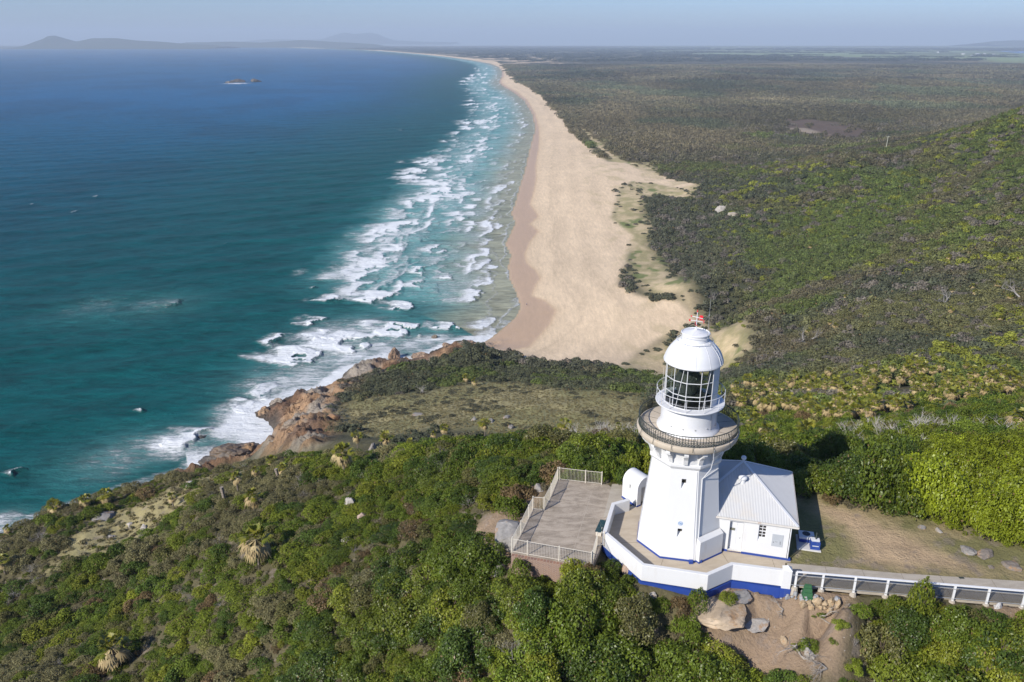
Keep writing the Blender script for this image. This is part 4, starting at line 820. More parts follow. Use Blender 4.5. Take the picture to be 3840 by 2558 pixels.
m = MB(); m.box(-.03, -.001, .3, Dp + .02, -.05, .14); m.box(-.03, .38, -.03, -.001, -.05, .13); m.box(-.02, Wd, Dp + .001, Dp + .02, -.05, .13); m.build('plinth_band', blue, shl)

# ------------------------------------------------------------------ courtyard wall with blue foot and end pier
WL = [(9.36, 55.05), (8.02, 54.42), (6.92, 50.55), (9.18, 46.60), (13.42, 45.52), (15.44, 46.72), (18.95, 45.95)]
def offset(P, d):
    o = []
    for i, p in enumerate(P):
        dirs = []
        if i > 0: dirs.append((Vector(p) - Vector(P[i - 1])).normalized())
        if i < len(P) - 1: dirs.append((Vector(P[i + 1]) - Vector(p)).normalized())
        n = sum((Vector((v.y, -v.x)) for v in dirs), Vector((0, 0))); n.normalize(); k = 1 / max(.4, n.dot(Vector((dirs[0].y, -dirs[0].x)))); o.append((p[0] + n.x * d * k, p[1] + n.y * d * k))
    return o
def strip_wall(P, d0, d1, z0, z1):
    A, B = offset(P, d0), offset(P, d1); V = []; n = len(P)
    z0 = z0 if isinstance(z0, list) else [z0] * n; z1 = z1 if isinstance(z1, list) else [z1] * n
    for i in range(n): V += [(*A[i], z0[i]), (*B[i], z0[i]), (*B[i], z1[i]), (*A[i], z1[i])]
    F = [(0, 1, 2, 3), tuple(4 * (n - 1) + k for k in (3, 2, 1, 0))]
    for i in range(n - 1):
        a, b = 4 * i, 4 * i + 4; F += [(a + k, b + k, b + (k + 1) % 4, a + (k + 1) % 4) for k in range(4)]
    return MB().add(V, F)
cwall = strip_wall(WL, -.15, .15, -.28, 1.0).build('courtyard_wall', white, bevel=.035); tag(cwall, 'low white zigzag wall with blue foot enclosing the lighthouse courtyard', 'wall')
zb = [-.3, -.35, -.62, -1.1, -1.6, -1.5, -1.7]; strip_wall(WL, -.12, .19, zb, [-.12, -.12, -.15, -.36, -.44, -.36, -.44]).build('plinth_band', blue, cwall)
M = Matrix.Translation((19.05, 45.93, 0)) @ Matrix.Rotation(rad(-12), 4, 'Z'); pm = MB(); pm.box(-.30, .30, -.28, .28, -.36, 1.12, M); pv = [M @ Vector(p) for p in ((-.33, -.31, 1.12), (.33, -.31, 1.12), (.33, .31, 1.12), (-.33, .31, 1.12), (0, 0, 1.42))]
pm.add(pv, [(0, 1, 4), (1, 2, 4), (2, 3, 4), (3, 0, 4), (3, 2, 1, 0)]); pm.build('pier', white, cwall, bevel=.015)
pb = MB(); pb.box(-.34, .34, -.32, .32, -1.5, -.34, M); pb.build('pier_foot', blue, cwall)
CY = [(9.05, 55.0), (8.05, 54.3), (7.05, 50.6), (9.22, 46.78), (13.4, 45.7), (15.5, 46.9), (19.0, 46.2), (19.75, 48.15), (20.2, 48.3), (19, 50.5), (14, 56.5), (10.6, 56.6)]
tag(MB().prism(CY, -.5, 0.0).build('courtyard_floor', slab_pale), kind='structure')
m = MB()
for a, b in (((15.45, 49.4), (15.75, 47.15)), ((11.0, 48.6), (10.2, 46.5)), ((9.5, 50.6), (7.35, 50.6)), ((18.9, 48.5), (18.7, 46.4))): m.bar((*a, .003), (*b, .003), .022, .006)
tag(m.build('expansion_joint', paint('dark joint', (.16, .13, .09), .9, .2)), kind='structure')
# path beyond the pier
PA = [(19.3, 46.0), (23.2, 45.30), (27.4, 44.72), (31.8, 44.12), (36.5, 43.5), (44, 42.5)]; PB = [(44, 45.0), (35.7, 46.05), (27.1, 46.98), (24.2, 47.46), (19.85, 48.12)]
tag(MB().prism(PA + PB, -.4, -.012).build('path', slab_path), kind='structure')
m = MB()
for x in (22.1, 24.6, 27.2, 29.8, 33.2): m.bar((x, 45.5 - (x - 22) * .14 + .02, -.008), (x + .35, 47.75 - (x - 22) * .135, -.008), .02, .006)
tag(m.build('path_joint', paint('path joint', (.17, .14, .10), .9, .2)), kind='structure')

# ------------------------------------------------------------------ white railing along the path
RP_ = [(19.6, 45.62), (21.35, 45.36), (23.42, 45.03), (25.5, 44.74), (27.62, 44.46), (29.76, 44.17), (31.88, 43.86), (34.1, 43.55), (36.2, 43.26), (38.3, 42.98)]
rl = empty('path_railing', (19.6, 45.62, 0)); tag(rl, 'white wooden railing with wire mesh running along the concrete path', 'railing'); o0 = Vector((19.6, 45.62, 0)); tt_ = lambda p, z: Vector((p[0], p[1], z)) - o0
pm_ = paint('weathered white timber', (.70, .70, .69), .6, .06, 3.0, dirt=(.45, .42, .36), dirt_amt=.4)
m = MB(); m.bar(tt_(RP_[0], 1.10), tt_(RP_[-1], 1.10), .16, .07); m.build('top_rail', pm_, rl, bevel=.01)
for p in RP_:
    po = MB().box(-.065, .065, -.055, .055, -.16, 1.07).build('post', pm_, rl, loc=tt_(p, 0), rz=rad(-8)); [MB().box(-.08, .08, -.07, -.056, zq, zq + .05).build('rail_clamp', greyz, po) for zq in (.0, .78)]
    ft = MB().lathe([(.30, -.9), (.24, -.4), (.19, -.17), (.13, -.15)], 9, close_top=True, a0=p[0]).build('footing', slab_path, rl, loc=tt_(p, 0))
def mesh_mat():
    t = NT('fine wire mesh'); tr = t.new('ShaderNodeBsdfTransparent'); mx = t.new('ShaderNodeMixShader'); mx.inputs[0].default_value = .30; t.setp(Base_Color=(.075, .07, .06), Roughness=.6)
    t.ln(tr.outputs[0], mx.inputs[1]); t.ln(t.p.outputs[0], mx.inputs[2]); t.ln(mx.outputs[0], t.out.inputs['Surface']); return t.m
wm = mesh_mat(); 
for i in range(len(RP_) - 1):
    a, b = RP_[i], RP_[i + 1]; MB().bar(tt_(a, .425) + Vector((0, .03, 0)), tt_(b, .425) + Vector((0, .03, 0)), .006, .80).build('wire_panel', wm, rl)
m = MB()
for z in (.83, .02): m.tube([tt_(RP_[0], z) + Vector((-.3, .02, 0)), tt_(RP_[-1], z) + Vector((0, .02, 0))], .022, 6)
m.build('lower_rail', greyz, rl)
gb = MB(); M = Matrix.Translation((20.25, 44.95, 0)) @ Matrix.Rotation(rad(-12), 4, 'Z'); gb.box(-.34, .34, -.40, .30, -.62, -.32, M); gb.box(-.30, .30, -.26, .30, -.32, .0, M); gb.box(-.26, .26, -.14, .26, 0, .26, M); gb.box(-.22, .22, -.02, .22, .26, .44, M)
gbo = gb.build('stepped_cover', green_p, bevel=.012); tag(gbo, 'green stepped plastic cover standing at the wall end by the railing', 'utility cover')
MB().box(-.46, .46, -.60, .42, -1.3, -.62, M).build('base_slab', slab_path, gbo, bevel=.02)

# ------------------------------------------------------------------ viewing platform, brick wall below it, fence, bench
PL = [(-.06, 49.30), (5.72, 47.55), (6.80, 50.62), (8.0, 54.5), (9.2, 56.75), (8.2, 58.9), (6.35, 59.3), (3.95, 59.85), (2.62, 55.05), (1.66, 55.2)]
tag(MB().prism(PL, -.45, 0.0).build('platform', slab_dark), kind='structure')
P2 = [(7.2, 53.9), (8.0, 54.5), (9.2, 56.75), (10.4, 57.3), (10.2, 59.2), (8.5, 59.0)]; tag(MB().prism(P2, -.4, .006).build('pavement', slab_path), kind='structure')
m = MB()
for a, b in (((1.0, 52.6), (7.3, 51.6)), ((3.1, 56.6), (8.3, 55.4)), ((4.2, 48.3), (6.6, 57.5))): m.bar((*a, .004), (*b, .004), .035, .006)
tag(m.build('platform_joint', paint('pale joint mortar', (.42, .36, .29), .9, .15)), kind='structure')
bwm = NT('brown brickwork'); bt = bwm.new('ShaderNodeTexBrick'); bwm.ln(bwm.coord('Object'), bt.inputs[0]); bt.inputs['Scale'].default_value = 1; bt.inputs['Brick Width'].default_value = .24; bt.inputs['Row Height'].default_value = .085; bt.inputs['Mortar Size'].default_value = .012
bt.inputs['Color1'].default_value = (.27, .15, .10, 1); bt.inputs['Color2'].default_value = (.20, .12, .09, 1); bt.inputs['Mortar'].default_value = (.36, .31, .26, 1)
bb = MB(); e1 = Vector((5.78 + .06, 47.5 - 49.25, 0)); Lw = e1.length; bwm.setp(Base_Color=bt.outputs[0], Roughness=.9)
bb.box(0, Lw, 0, .28, 0, 1.6); bw = bb.build('brick_wall', bwm.m); bw.rotation_euler = (math.pi / 2 * 0, 0, math.atan2(e1.y, e1.x)); bw.location = (-.06, 49.03, -1.62); tag(bw, 'low brown brick wall holding up the front of the platform', 'wall')
# brick texture needs x along, z up: rotate the lookup
mp = bwm.new('ShaderNodeMapping'); mp.inputs['Rotation'].default_value = (rad(90), 0, 0); bwm.ln(bwm.coord('Object'), mp.inputs[0]); bwm.ln(mp.outputs[0], bt.inputs[0])
def pool_fence(P, name_label, cat, gate=None):
    o = Vector((P[0][0], P[0][1], 0)); f = empty('bar_fence', o); tag(f, name_label, cat); h = 1.2
    for i in range(len(P)):
        m = MB().box(-.035, .035, -.035, .035, -.06, h + .04); m.box(-.04, .04, -.04, .04, h + .04, h + .055); m.build('post', cream, f, loc=Vector((*P[i], 0)) - o, rz=rad(-15))
    for i in range(len(P) - 1):
        a = Vector((*P[i], 0)) - o; b = Vector((*P[i + 1], 0)) - o; m = MB()
        for z in (.10, h - .03): m.bar(a + Vector((0, 0, z)), b + Vector((0, 0, z)), .032, .03)
        k = max(2, int((b - a).length / .115))
        for j in range(1, k): p = a.lerp(b, j / k); m.bar(p + Vector((0, 0, .10)), p + Vector((0, 0, h - .03)), .016)
        m.build('fence_panel', cream, f)
    return f
pool_fence([(0, 49.40), (1.12, 49.05), (3.40, 48.38), (5.66, 47.72)], 'cream bar fence along the front edge of the platform above the brick wall', 'fence')
pool_fence([(.03, 49.55), (.68, 51.65), (1.32, 53.84), (1.68, 55.08), (2.56, 54.96), (3.22, 57.0), (3.92, 59.68)], 'cream bar fence down the left side of the platform with a step in it', 'fence')
pool_fence([(4.05, 59.72), (6.25, 59.22), (7.6, 58.95)], 'short cream bar fence at the far end of the platform against bushes', 'fence')
pool_fence([(5.74, 47.82), (6.32, 50.10), (6.86, 50.25)], 'short cream bar fence between the platform corner and the white wall', 'fence')
bn = empty('bench', (7.02, 52.05, 0), rad(70)); tag(bn, 'dark teal slatted bench on the platform against the white wall', 'bench'); m = MB()
for k in range(4): m.box(-.85, .85, .02 + k * .115, .12 + k * .115, .42, .455)
m.build('seat', bench_p, bn)
m = MB(); m.box(-.85, .85, -.06, -.025, .55, .64); m.box(-.85, .85, -.08, -.045, .68, .77); m.build('backrest', bench_p, bn)
for x in (-.7, .7): MB().box(x - .03, x + .03, .0, .42, 0, .42).box(x - .03, x + .03, -.05, -.01, .3, .8).build('leg', cream, bn)

# ------------------------------------------------------------------ equipment on the lawn
pad_ = MB().prism([(21.14, 49.85), (22.78, 49.40), (23.05, 51.15), (21.66, 51.66)], -.2, .03).build('concrete_pad', slab_grey, bevel=.01); tag(pad_, 'light grey concrete pad carrying the blue and white boxes', 'slab')
eb = empty('equipment_box', (22.18, 50.95, .03), rad(-14)); tag(eb, 'squat blue equipment box with white lid and round black fan', 'equipment box')
MB().box(-.52, .52, -.42, .42, 0, .30).build('body', blue, eb, bevel=.015); MB().box(-.55, .55, -.45, .45, .30, .47).build('lid', white_metal, eb, bevel=.015)
fn = MB().lathe([(.27, .472), (.27, .482), (.01, .484)], 28, c=(-.02, .06)).build('fan', dark, eb); MB().ring(.27, .485, .018, 28, 5, (-.02, .06)).build('fan_rim', iron, fn)
wp = empty('display_box', (22.46, 49.92, .03), rad(-12)); tag(wp, 'small blue display box with white sloping top and iron post', 'display box')
MB().box(-.33, .33, -.30, .30, 0, .62).build('body', blue, wp, bevel=.015); MB().box(-.31, .31, -.06, .29, .62, .68).build('lid', white_metal, wp, bevel=.01)
m = MB().add([(-.22, -.302, .30), (.22, -.302, .30), (.28, -.10, .66), (-.28, -.10, .66), (-.22, -.33, .30), (.22, -.33, .30), (.28, -.13, .69), (-.28, -.13, .69)], [(0, 1, 2, 3), (7, 6, 5, 4), (0, 4, 5, 1), (1, 5, 6, 2), (2, 6, 7, 3), (3, 7, 4, 0)]); m.build('plate', grey_board, wp)
m = MB().tube([(.05, .12, .66), (.05, .12, 1.22)], .05, 8).tube([(-.28, .12, .86), (.30, .12, .86)], .018, 6); m.build('iron_post', iron, wp)
dl = MB().lathe([(.20, -.06), (.20, .012), (.13, .016), (.12, .0), (.01, .0)], 18).build('drain_cover', slab_path, loc=(22.1, 53.9, -.03)); tag(dl, 'round drain cover set in the shaded lawn beside the store', 'drain cover'); MB().lathe([(.115, .004), (.01, .005)], 14).build('drain_hole', dark, dl)
pt_ = MB().box(-.17, .17, -.10, .10, -.05, .012).build('pit_lid', iron, loc=(31.55, 46.42, -.004)); tag(pt_, 'small dark pit lid sunk in the lawn edge by the path', 'pit lid')
# ------------------------------------------------------------------ foliage, palms, dead wood, boulders
RNG = np.random.default_rng(2024); PR = random.Random(77)
def mat_leaf(name, inst, gloss=0.42, spec=0.35, trans=0.22):
    t = NT(name); tint = t.attr('tint')
    if inst:
        a = t.new('ShaderNodeAttribute'); a.attribute_type = 'INSTANCER'; a.attribute_name = 'vcol'; col = a.outputs['Color']
    else: col = t.new('ShaderNodeObjectInfo').outputs['Color']
    k = t.rng(tint, 0, 1, 0.50, 1.5, False); n = t.new('ShaderNodeVectorMath'); n.operation = 'SCALE'; t.ln(col, n.inputs[0]); t.ln(k, n.inputs['Scale'])
    b = t.mix(t.rng(tint, 0.78, 1.0, 0, 0.55), n.outputs[0], (0.17, 0.16, 0.028)); b = t.mix(t.rng(tint, 0.965, 0.97), b, (0.20, 0.13, 0.06))
    t.setp(Base_Color=b, Roughness=gloss); t.p.inputs['Specular IOR Level'].default_value = spec
    tr = t.new('ShaderNodeBsdfTranslucent'); t.ln(b, tr.inputs[0]); mx = t.new('ShaderNodeMixShader'); mx.inputs[0].default_value = trans
    t.ln(t.p.outputs[0], mx.inputs[1]); t.ln(tr.outputs[0], mx.inputs[2]); t.ln(mx.outputs[0], t.out.inputs['Surface']); return t.m
leaf_o = mat_leaf('leaves', False); leaf_i = mat_leaf('leaves massed', True, 0.6, 0.2)
def mat_objcol(name, rough=0.85, var=0.35, scale=6.0):
    t = NT(name); col = t.new('ShaderNodeObjectInfo').outputs['Color']; nz = t.noise(t.coord('Object'), scale, 5, 0.65); k = t.rng(nz, .3, .7, 1 - var, 1 + var, False)
    n = t.new('ShaderNodeVectorMath'); n.operation = 'SCALE'; t.ln(col, n.inputs[0]); t.ln(k, n.inputs['Scale']); t.setp(Base_Color=n.outputs[0], Roughness=rough); t.p.inputs['Specular IOR Level'].default_value = .15; return t.m
bark = mat_objcol('bark'); twig_m = mat_objcol('bare twigs')
def unit(v): return v / (np.linalg.norm(v, axis=-1, keepdims=True) + 1e-9)
def leaf_quads(P, N, size, rng, asp=0.55):
    n = len(P); r = unit(rng.normal(size=(n, 3))); t = unit(np.cross(N, r)); b = np.cross(N, t); s = (size * rng.uniform(.6, 1.3, n))[:, None]
    V = np.stack([P - t * s * .5, P + b * s * .5 * asp - N * s * .06, P + t * s * .5 - N * s * .16, P - b * s * .5 * asp - N * s * .06], 1).reshape(-1, 3)
    return V, np.arange(4 * n).reshape(n, 4)
def crown_mesh(name, seed, nl, r=1.0, h=0.8, leaf=0.09, lobes=14, mat=None, flat=0.0, updir=0.5, fill=0.25):
    """leaf clumps spread over and through a cluster of uneven lobes; unit crown of radius r, base at z=0"""
    g = np.random.default_rng(seed); L = []
    for k in range(lobes):
        a = g.uniform(0, 2 * math.pi); q = math.sqrt(g.uniform(0, 1)) * .78; rr = g.uniform(.20, .42) * (1.05 - .35 * q)
        zt = h * (1 - .62 * q * q) * g.uniform(.72, 1.06); L.append((q * math.cos(a) * r, q * math.sin(a) * r, max(.10, zt - rr * .8), rr * r))
    L = np.array(L); w = L[:, 3] ** 2; k = g.choice(len(L), nl, p=w / w.sum()); d = unit(g.normal(size=(nl, 3))); d[:, 2] = np.abs(d[:, 2]) * .95 - .28 * (g.random(nl) < .45)
    d = unit(d); rad_ = L[k, 3] * np.where(g.random(nl) < fill, g.uniform(.35, .95, nl), g.uniform(.88, 1.14, nl)); P = L[k, :3] + d * rad_[:, None]
    # drop leaves buried in other lobes
    D = np.linalg.norm(P[:, None] - L[None, :, :3], axis=-1) / L[None, :, 3]; D[np.arange(nl), k] = 9; P_keep = D.min(1) > .72; P, d, k = P[P_keep], d[P_keep], k[P_keep]
    N = unit(d * .75 + g.normal(size=d.shape) * .55 + np.array([0, 0, updir])); V, F = leaf_quads(P, N, leaf, g)
    lob_t = g.random(len(L)); tint = np.clip(.55 * g.random(len(P)) + .30 * lob_t[k] + .22 * (P[:, 2] / h - .4) * 0 + g.normal(0, .10, len(P)) + .05, 0, 1)
    tint = np.where(g.random(len(P)) < .012, .99, np.minimum(tint, .96)); V[:, 2] = np.maximum(V[:, 2], -.25)
    me = mesh_np(name, V, F, False, [mat or leaf_o]); a = me.attributes.new('tint', 'FLOAT', 'FACE'); a.data.foreach_set('value', tint.astype(np.float32)); return me
def branchy(name, seed, mat, n0=5, lev=4, spread=.55, ln=.42, r0=.035, twist=.4, up=.25):
    """bare forking branches; unit plant about 1 high"""
    g = random.Random(seed); m = MB()
    def grow(p, d, L, r, k):
        pts = [p]; q = Vector(p); dd = Vector(d)
        for i in range(3):
            dd = (dd + Vector((g.gauss(0, twist), g.gauss(0, twist), g.gauss(0, twist * .6) + up * .2)) * .35).normalized(); q = q + dd * L / 3; pts.append(q.copy())
        m.tube(pts, [r, r * .85, r * .7, r * .55], 4 if k < 2 else 3, False)
        if k < lev:
            for j in range(g.choice((2, 2, 3))):
                nd = (dd + Vector((g.gauss(0, spread), g.gauss(0, spread), g.gauss(0, spread * .6) + up))).normalized(); grow(q if j else pts[2], nd, L * g.uniform(.6, .86), r * .55, k + 1)
    for i in range(n0):
        a = 2 * math.pi * i / n0 + g.uniform(-.4, .4); grow(Vector((0, 0, 0)), Vector((math.cos(a) * spread, math.sin(a) * spread, g.uniform(.5, 1.0))).normalized(), ln * g.uniform(.8, 1.1), r0, 0)
    me = bpy.data.meshes.new(name); me.from_pydata(m.v, [], m.f); me.materials.append(mat); return me
SHRUB = [crown_mesh('crown', 100 + i, 6400, 1.0, [.72, .85, .62, .95, .75, .68][i], .072, [15, 18, 13, 20, 24, 16][i]) for i in range(6)]
STEM = [branchy('stem', 300 + i, bark, 4, 1, .5, .36, .03) for i in range(2)]
TWIGGY = [branchy('branches', 320 + i, twig_m, 7, 4, .62, .34, .016, .5, .18) for i in range(4)]
DEADT = [branchy('branches', 340 + i, twig_m, 3, 5, .48, .36, .040, .55, .22) for i in range(3)]
def sc_to(o, s): o.scale = (s, s, s) if not isinstance(s, tuple) else s; return o
def plant_pair(name, base, rz, scale, crown_me, stem_me, ccol, scol, crown_name='crown', stem_name='stem'):
    e = empty(name, base, rz); c = link(crown_name, crown_me, e); c.scale = scale; c.color = (*ccol, 1)
    if stem_me: s = link(stem_name, stem_me, e); s.scale = (scale[0] * .8, scale[1] * .8, scale[2]); s.color = (*scol, 1)
    return e
# --- fan palm
fr_live = NT('palm fronds'); _t = fr_live.attr('tint'); _b = fr_live.mix(_t, (0.10, 0.135, 0.016), (0.30, 0.27, 0.035)); fr_live.setp(Base_Color=_b, Roughness=.42); fr_live.p.inputs['Specular IOR Level'].default_value = .4
_tr = fr_live.new('ShaderNodeBsdfTranslucent'); fr_live.ln(_b, _tr.inputs[0]); _mx = fr_live.new('ShaderNodeMixShader'); _mx.inputs[0].default_value = .22; fr_live.ln(fr_live.p.outputs[0], _mx.inputs[1]); fr_live.ln(_tr.outputs[0], _mx.inputs[2]); fr_live.ln(_mx.outputs[0], fr_live.out.inputs[0]); fr_live = fr_live.m
fr_dead = NT('dead palm fronds'); _t = fr_dead.attr('tint'); fr_dead.setp(Base_Color=fr_dead.mix(_t, (0.25, 0.175, 0.075), (0.46, 0.365, 0.18)), Roughness=.8); fr_dead = fr_dead.m
def fronds(name, seed, n, el0, el1, mat, R=1.0, blades=11, droop=.45):
    g = np.random.default_rng(seed); V = []; F = []; T = []
    for i in range(n):
        az = g.uniform(0, 2 * math.pi); el = rad(g.uniform(el0, el1)); d = np.array([math.cos(az) * math.cos(el), math.sin(az) * math.cos(el), math.sin(el)]); side = np.array([-math.sin(az), math.cos(az), 0]); upv = np.cross(d, side) * -1
        pl = R * g.uniform(.42, .60); bl = R * g.uniform(.42, .62); c = d * pl; tt = g.random(); c[2] -= .06 * pl
        w = .018 * R; n0 = len(V); V += [d * .03 - side * w, d * .03 + side * w, c + side * w, c - side * w]; F.append((n0, n0 + 1, n0 + 2, n0 + 3)); T.append(.8)
        for b in range(blades):
            th = (b / (blades - 1) - .5) * 2.5; q = d * math.cos(th) + side * math.sin(th); l = bl * (1 - .16 * abs(th)) * g.uniform(.85, 1.1); sq = np.cross(q, upv)
            m1 = c + q * l * .55 + upv * l * .04; e = c + q * l - np.array([0, 0, l * droop * g.uniform(.5, 1.3)]); ww = .055 * R; n0 = len(V)
            V += [c, m1 - sq * ww, m1 + sq * ww, e]; F += [(n0, n0 + 1, n0 + 3, n0 + 2)]; T.append(np.clip(tt * .6 + g.random() * .4, 0, 1))
    me = mesh_np(name, np.array(V), np.array(F), False, [mat]); a = me.attributes.new('tint', 'FLOAT', 'FACE'); a.data.foreach_set('value', np.array(T, np.float32)); return me
PAL_L = [fronds('fronds', 400 + i, 24, -8, 82, fr_live) for i in range(3)]; PAL_D = [fronds('dead_fronds', 420 + i, 19, -72, -6, fr_dead, .95, 9, .8) for i in range(3)]
PAL_L2 = [fronds('fronds', 430 + i, 20, 0, 85, fr_live, .92, 10) for i in range(2)]; PAL_D2 = [fronds('dead_fronds', 440 + i, 24, -75, 6, fr_dead, 1.0, 9, .7) for i in range(2)]
_tm = MB(); _tm.tube([(0, 0, -.3), (.01, 0, .3), (.0, .01, .7), (0, 0, 1.0)], [.085, .065, .058, .05], 8)
TRUNK = bpy.data.meshes.new('trunk'); TRUNK.from_pydata(_tm.v, [], _tm.f); TRUNK.materials.append(bark)
def palm(x, y, z, h, R, dead, label, group, seed):
    g = random.Random(seed); e = empty('fan_palm', (x, y, z), g.uniform(0, 6.28)); tag(e, label, 'palm', group)
    t = link('trunk', TRUNK, e); t.scale = (1.9 * (.7 + .16 * h / 3), 1.9 * (.7 + .16 * h / 3), h); t.color = (.20, .17, .14, 1)
    a = link('fronds', g.choice(PAL_L2 if dead else PAL_L), e); a.location = (0, 0, h); sc_to(a, R * g.uniform(.92, 1.08)); b = link('dead_fronds', g.choice(PAL_D2 if dead else PAL_D), e); b.location = (0, 0, h - .03); sc_to(b, R * g.uniform(.85, 1.0)); return e
# ------------------------------------------------------------------ where the palms stand (scrub keeps clear of them)
PALMS = []
def palm_spot(cx, cy, r, bx=None, by=None, dead=False, label='', group='fan palms on the headland', seed=1, low=1.3, lift=0.0):
    bx = cx if bx is None else bx; by = cy + r * low if by is None else by
    X, Y, Zg = hit(bx, by); xx, yy, zc = at_Y(cx, cy, Y); dep = math.sqrt(X * X + Y * Y + (CAMZ - Zg) ** 2); PALMS.append((X, Y, Zg, max(1.2, float(zc) - Zg) + lift, max(.8, r * dep / 1831 * 1.15), dead, label, group, seed))
for i, q in enumerate([
 (783, 1038, 25, 792, 1090, 0, 'large full fan palm with green crown standing on the middle brow above the rocks'), (823, 1000, 14, 823, 1040, 0, 'green fan palm just behind the large full palm on the brow'),
 (897, 1004, 16, 890, 1042, 0, 'fan palm with leaning neighbour, right of the split grey boulder on the brow'), (882, 995, 9, 884, 1040, 1, 'thin small palm against the left side of a wider palm on the brow'),
 (1021, 983, 12, 1022, 1014, 0, 'slim fan palm standing against the tan grass slope, left of centre'), (996, 997, 8, 997, 1014, 1, 'very small brown palm left of the slim palm by the grass slope'),
 (944, 1016, 11, None, None, 0, 'low yellowish palm tuft on the brow between two tall palms'), (626, 1058, 12, None, None, 0, 'low palm in scrub at the foot of the orange rocks'),
 (581, 1080, 10, 590, 1106, 1, 'small brownish palm left of the bare palm trunk near the sea rocks'), (537, 1096, 14, 548, 1137, 1, 'leaning palm with brown skirt above the left grass slope'),
 (585, 1140, 21, None, None, 1, 'round shaggy palm with thick dead skirt on the left slope'), (650, 1075, 13, None, None, 0, 'low spreading palm in scrub right of the bare trunk'),
 (393, 1141, 11, 399, 1166, 1, 'small leaning palm at the upper edge of the left grass patch'), (586, 1239, 36, 596, 1304, 1, 'biggest shaggy palm in the middle of the left slope'),
 (266, 1487, 33, None, None, 1, 'wide drooping dry palm near the bottom left corner'), (241, 1136, 15, 246, 1158, 0, 'yellow green palm on the left skyline scrub above the sea'),
 (128, 1160, 14, None, None, 0, 'low palm on the far left brow beside dark bushes'), (199, 1147, 13, None, None, 0, 'bushy low palm between two palms on the left brow'), (6, 1287, 14, 12, 1320, 0, 'palm cut by the left edge of the picture'),
 (22, 1216, 10, None, None, 1, 'small brown palm at the far left end of the brow'), (1115, 971, 15, 1115, 1012, 0, 'bright fan palm standing alone before the grass slope at centre'), (1299, 975, 17, 1297, 1012, 0, 'shaggy palm on the brow left of the lighthouse gallery'),
 (1279, 1000, 7, None, None, 0, 'tiny palm tucked beside the shaggy palm left of the gallery'), (1421, 977, 8, None, None, 0, 'tiny palm near the left edge of the lighthouse gallery'), (1091, 875, 9, None, None, 1, 'distant palm among dark trees at the top of the grass slope'),
 (1071, 866, 10, None, None, 0, 'distant green palm beside a browner one at the grass slope top'), (1762, 991, 25, None, None, 1, 'big shaggy palm clump just right of the lighthouse gallery'), (1733, 965, 21, None, None, 0, 'yellow green palm touching the right of the gallery railing'),
 (1709, 1003, 15, None, None, 0, 'low palm directly below the right end of the gallery'), (1849, 988, 24, None, None, 0, 'bright yellow green palm above the dark thicket behind the store'), (2340, 959, 25, None, None, 1, 'large shaggy palm at the right edge above the thicket'),
 (2215, 935, 11, None, None, 1, 'lone tan palm amid grey scrub at the right'), (2270, 945, 11, None, None, 1, 'tan palm in grey scrub left of the large right edge palm')]):
    palm_spot(q[0], q[1], q[2], q[3], q[4], bool(q[5]), q[6], 'fan palms on the headland', 900 + i)
PZ = [(1680, 882), (1760, 870), (1850, 862), (2000, 855), (2100, 830), (2200, 838), (2354, 860), (2420, 880), (2420, 920), (2300, 915), (2150, 925), (2050, 948), (1940, 965), (1860, 960), (1780, 945), (1700, 930)]; pr = random.Random(31); cnt = 0; got = []
while cnt < 150:
    px, py = pr.uniform(1680, 2400), pr.uniform(830, 965)
    if not inside(PZ, np.array([px]), np.array([py]))[0] or any(abs(px - a) < 7 and abs(py - b) < 4 for a, b in got): continue
    if vnoise(np.array([px / 45.0]), np.array([py / 18.0]), 5)[0] < .34: continue
    got.append((px, py)); cnt += 1; dry = pr.random() < .6; band = 'upper' if py < 885 else 'lower'; side = 'near the lantern' if px < 1900 else ('towards the middle' if px < 2130 else 'towards the right edge')
    palm_spot(px, py, pr.uniform(8.5, 14) * (1.0 if py < 930 else 1.25), None, None, dry, f'{"tan shaggy" if dry else "green topped"} palm in the {band} palm grove right of the lighthouse, {side}', 'palms in the grove right of the lighthouse', 2000 + cnt, 1.3, 1.2)
for i in range(22):
    px, py = pr.uniform(1850, 2330), pr.uniform(560, 780); palm_spot(px, py, pr.uniform(5, 8), None, None, pr.random() < .4, 'small yellowish palm poking out of the wooded hillside', 'palms scattered in the wooded hillside', 3000 + i)
def clear_of_palms(x, y, r):
    k = np.ones(len(x), bool)
    for p in PALMS:
        L = math.hypot(p[0], p[1]); fx, fy = -p[0] / L, -p[1] / L; u = (x - p[0]) * fx + (y - p[1]) * fy; v = np.abs(-(x - p[0]) * fy + (y - p[1]) * fx)
        k &= ~((u > -.4) & (u < p[4] * 1.4 + 1.6) & (v < p[4] * .75 + r * .35))
    return k
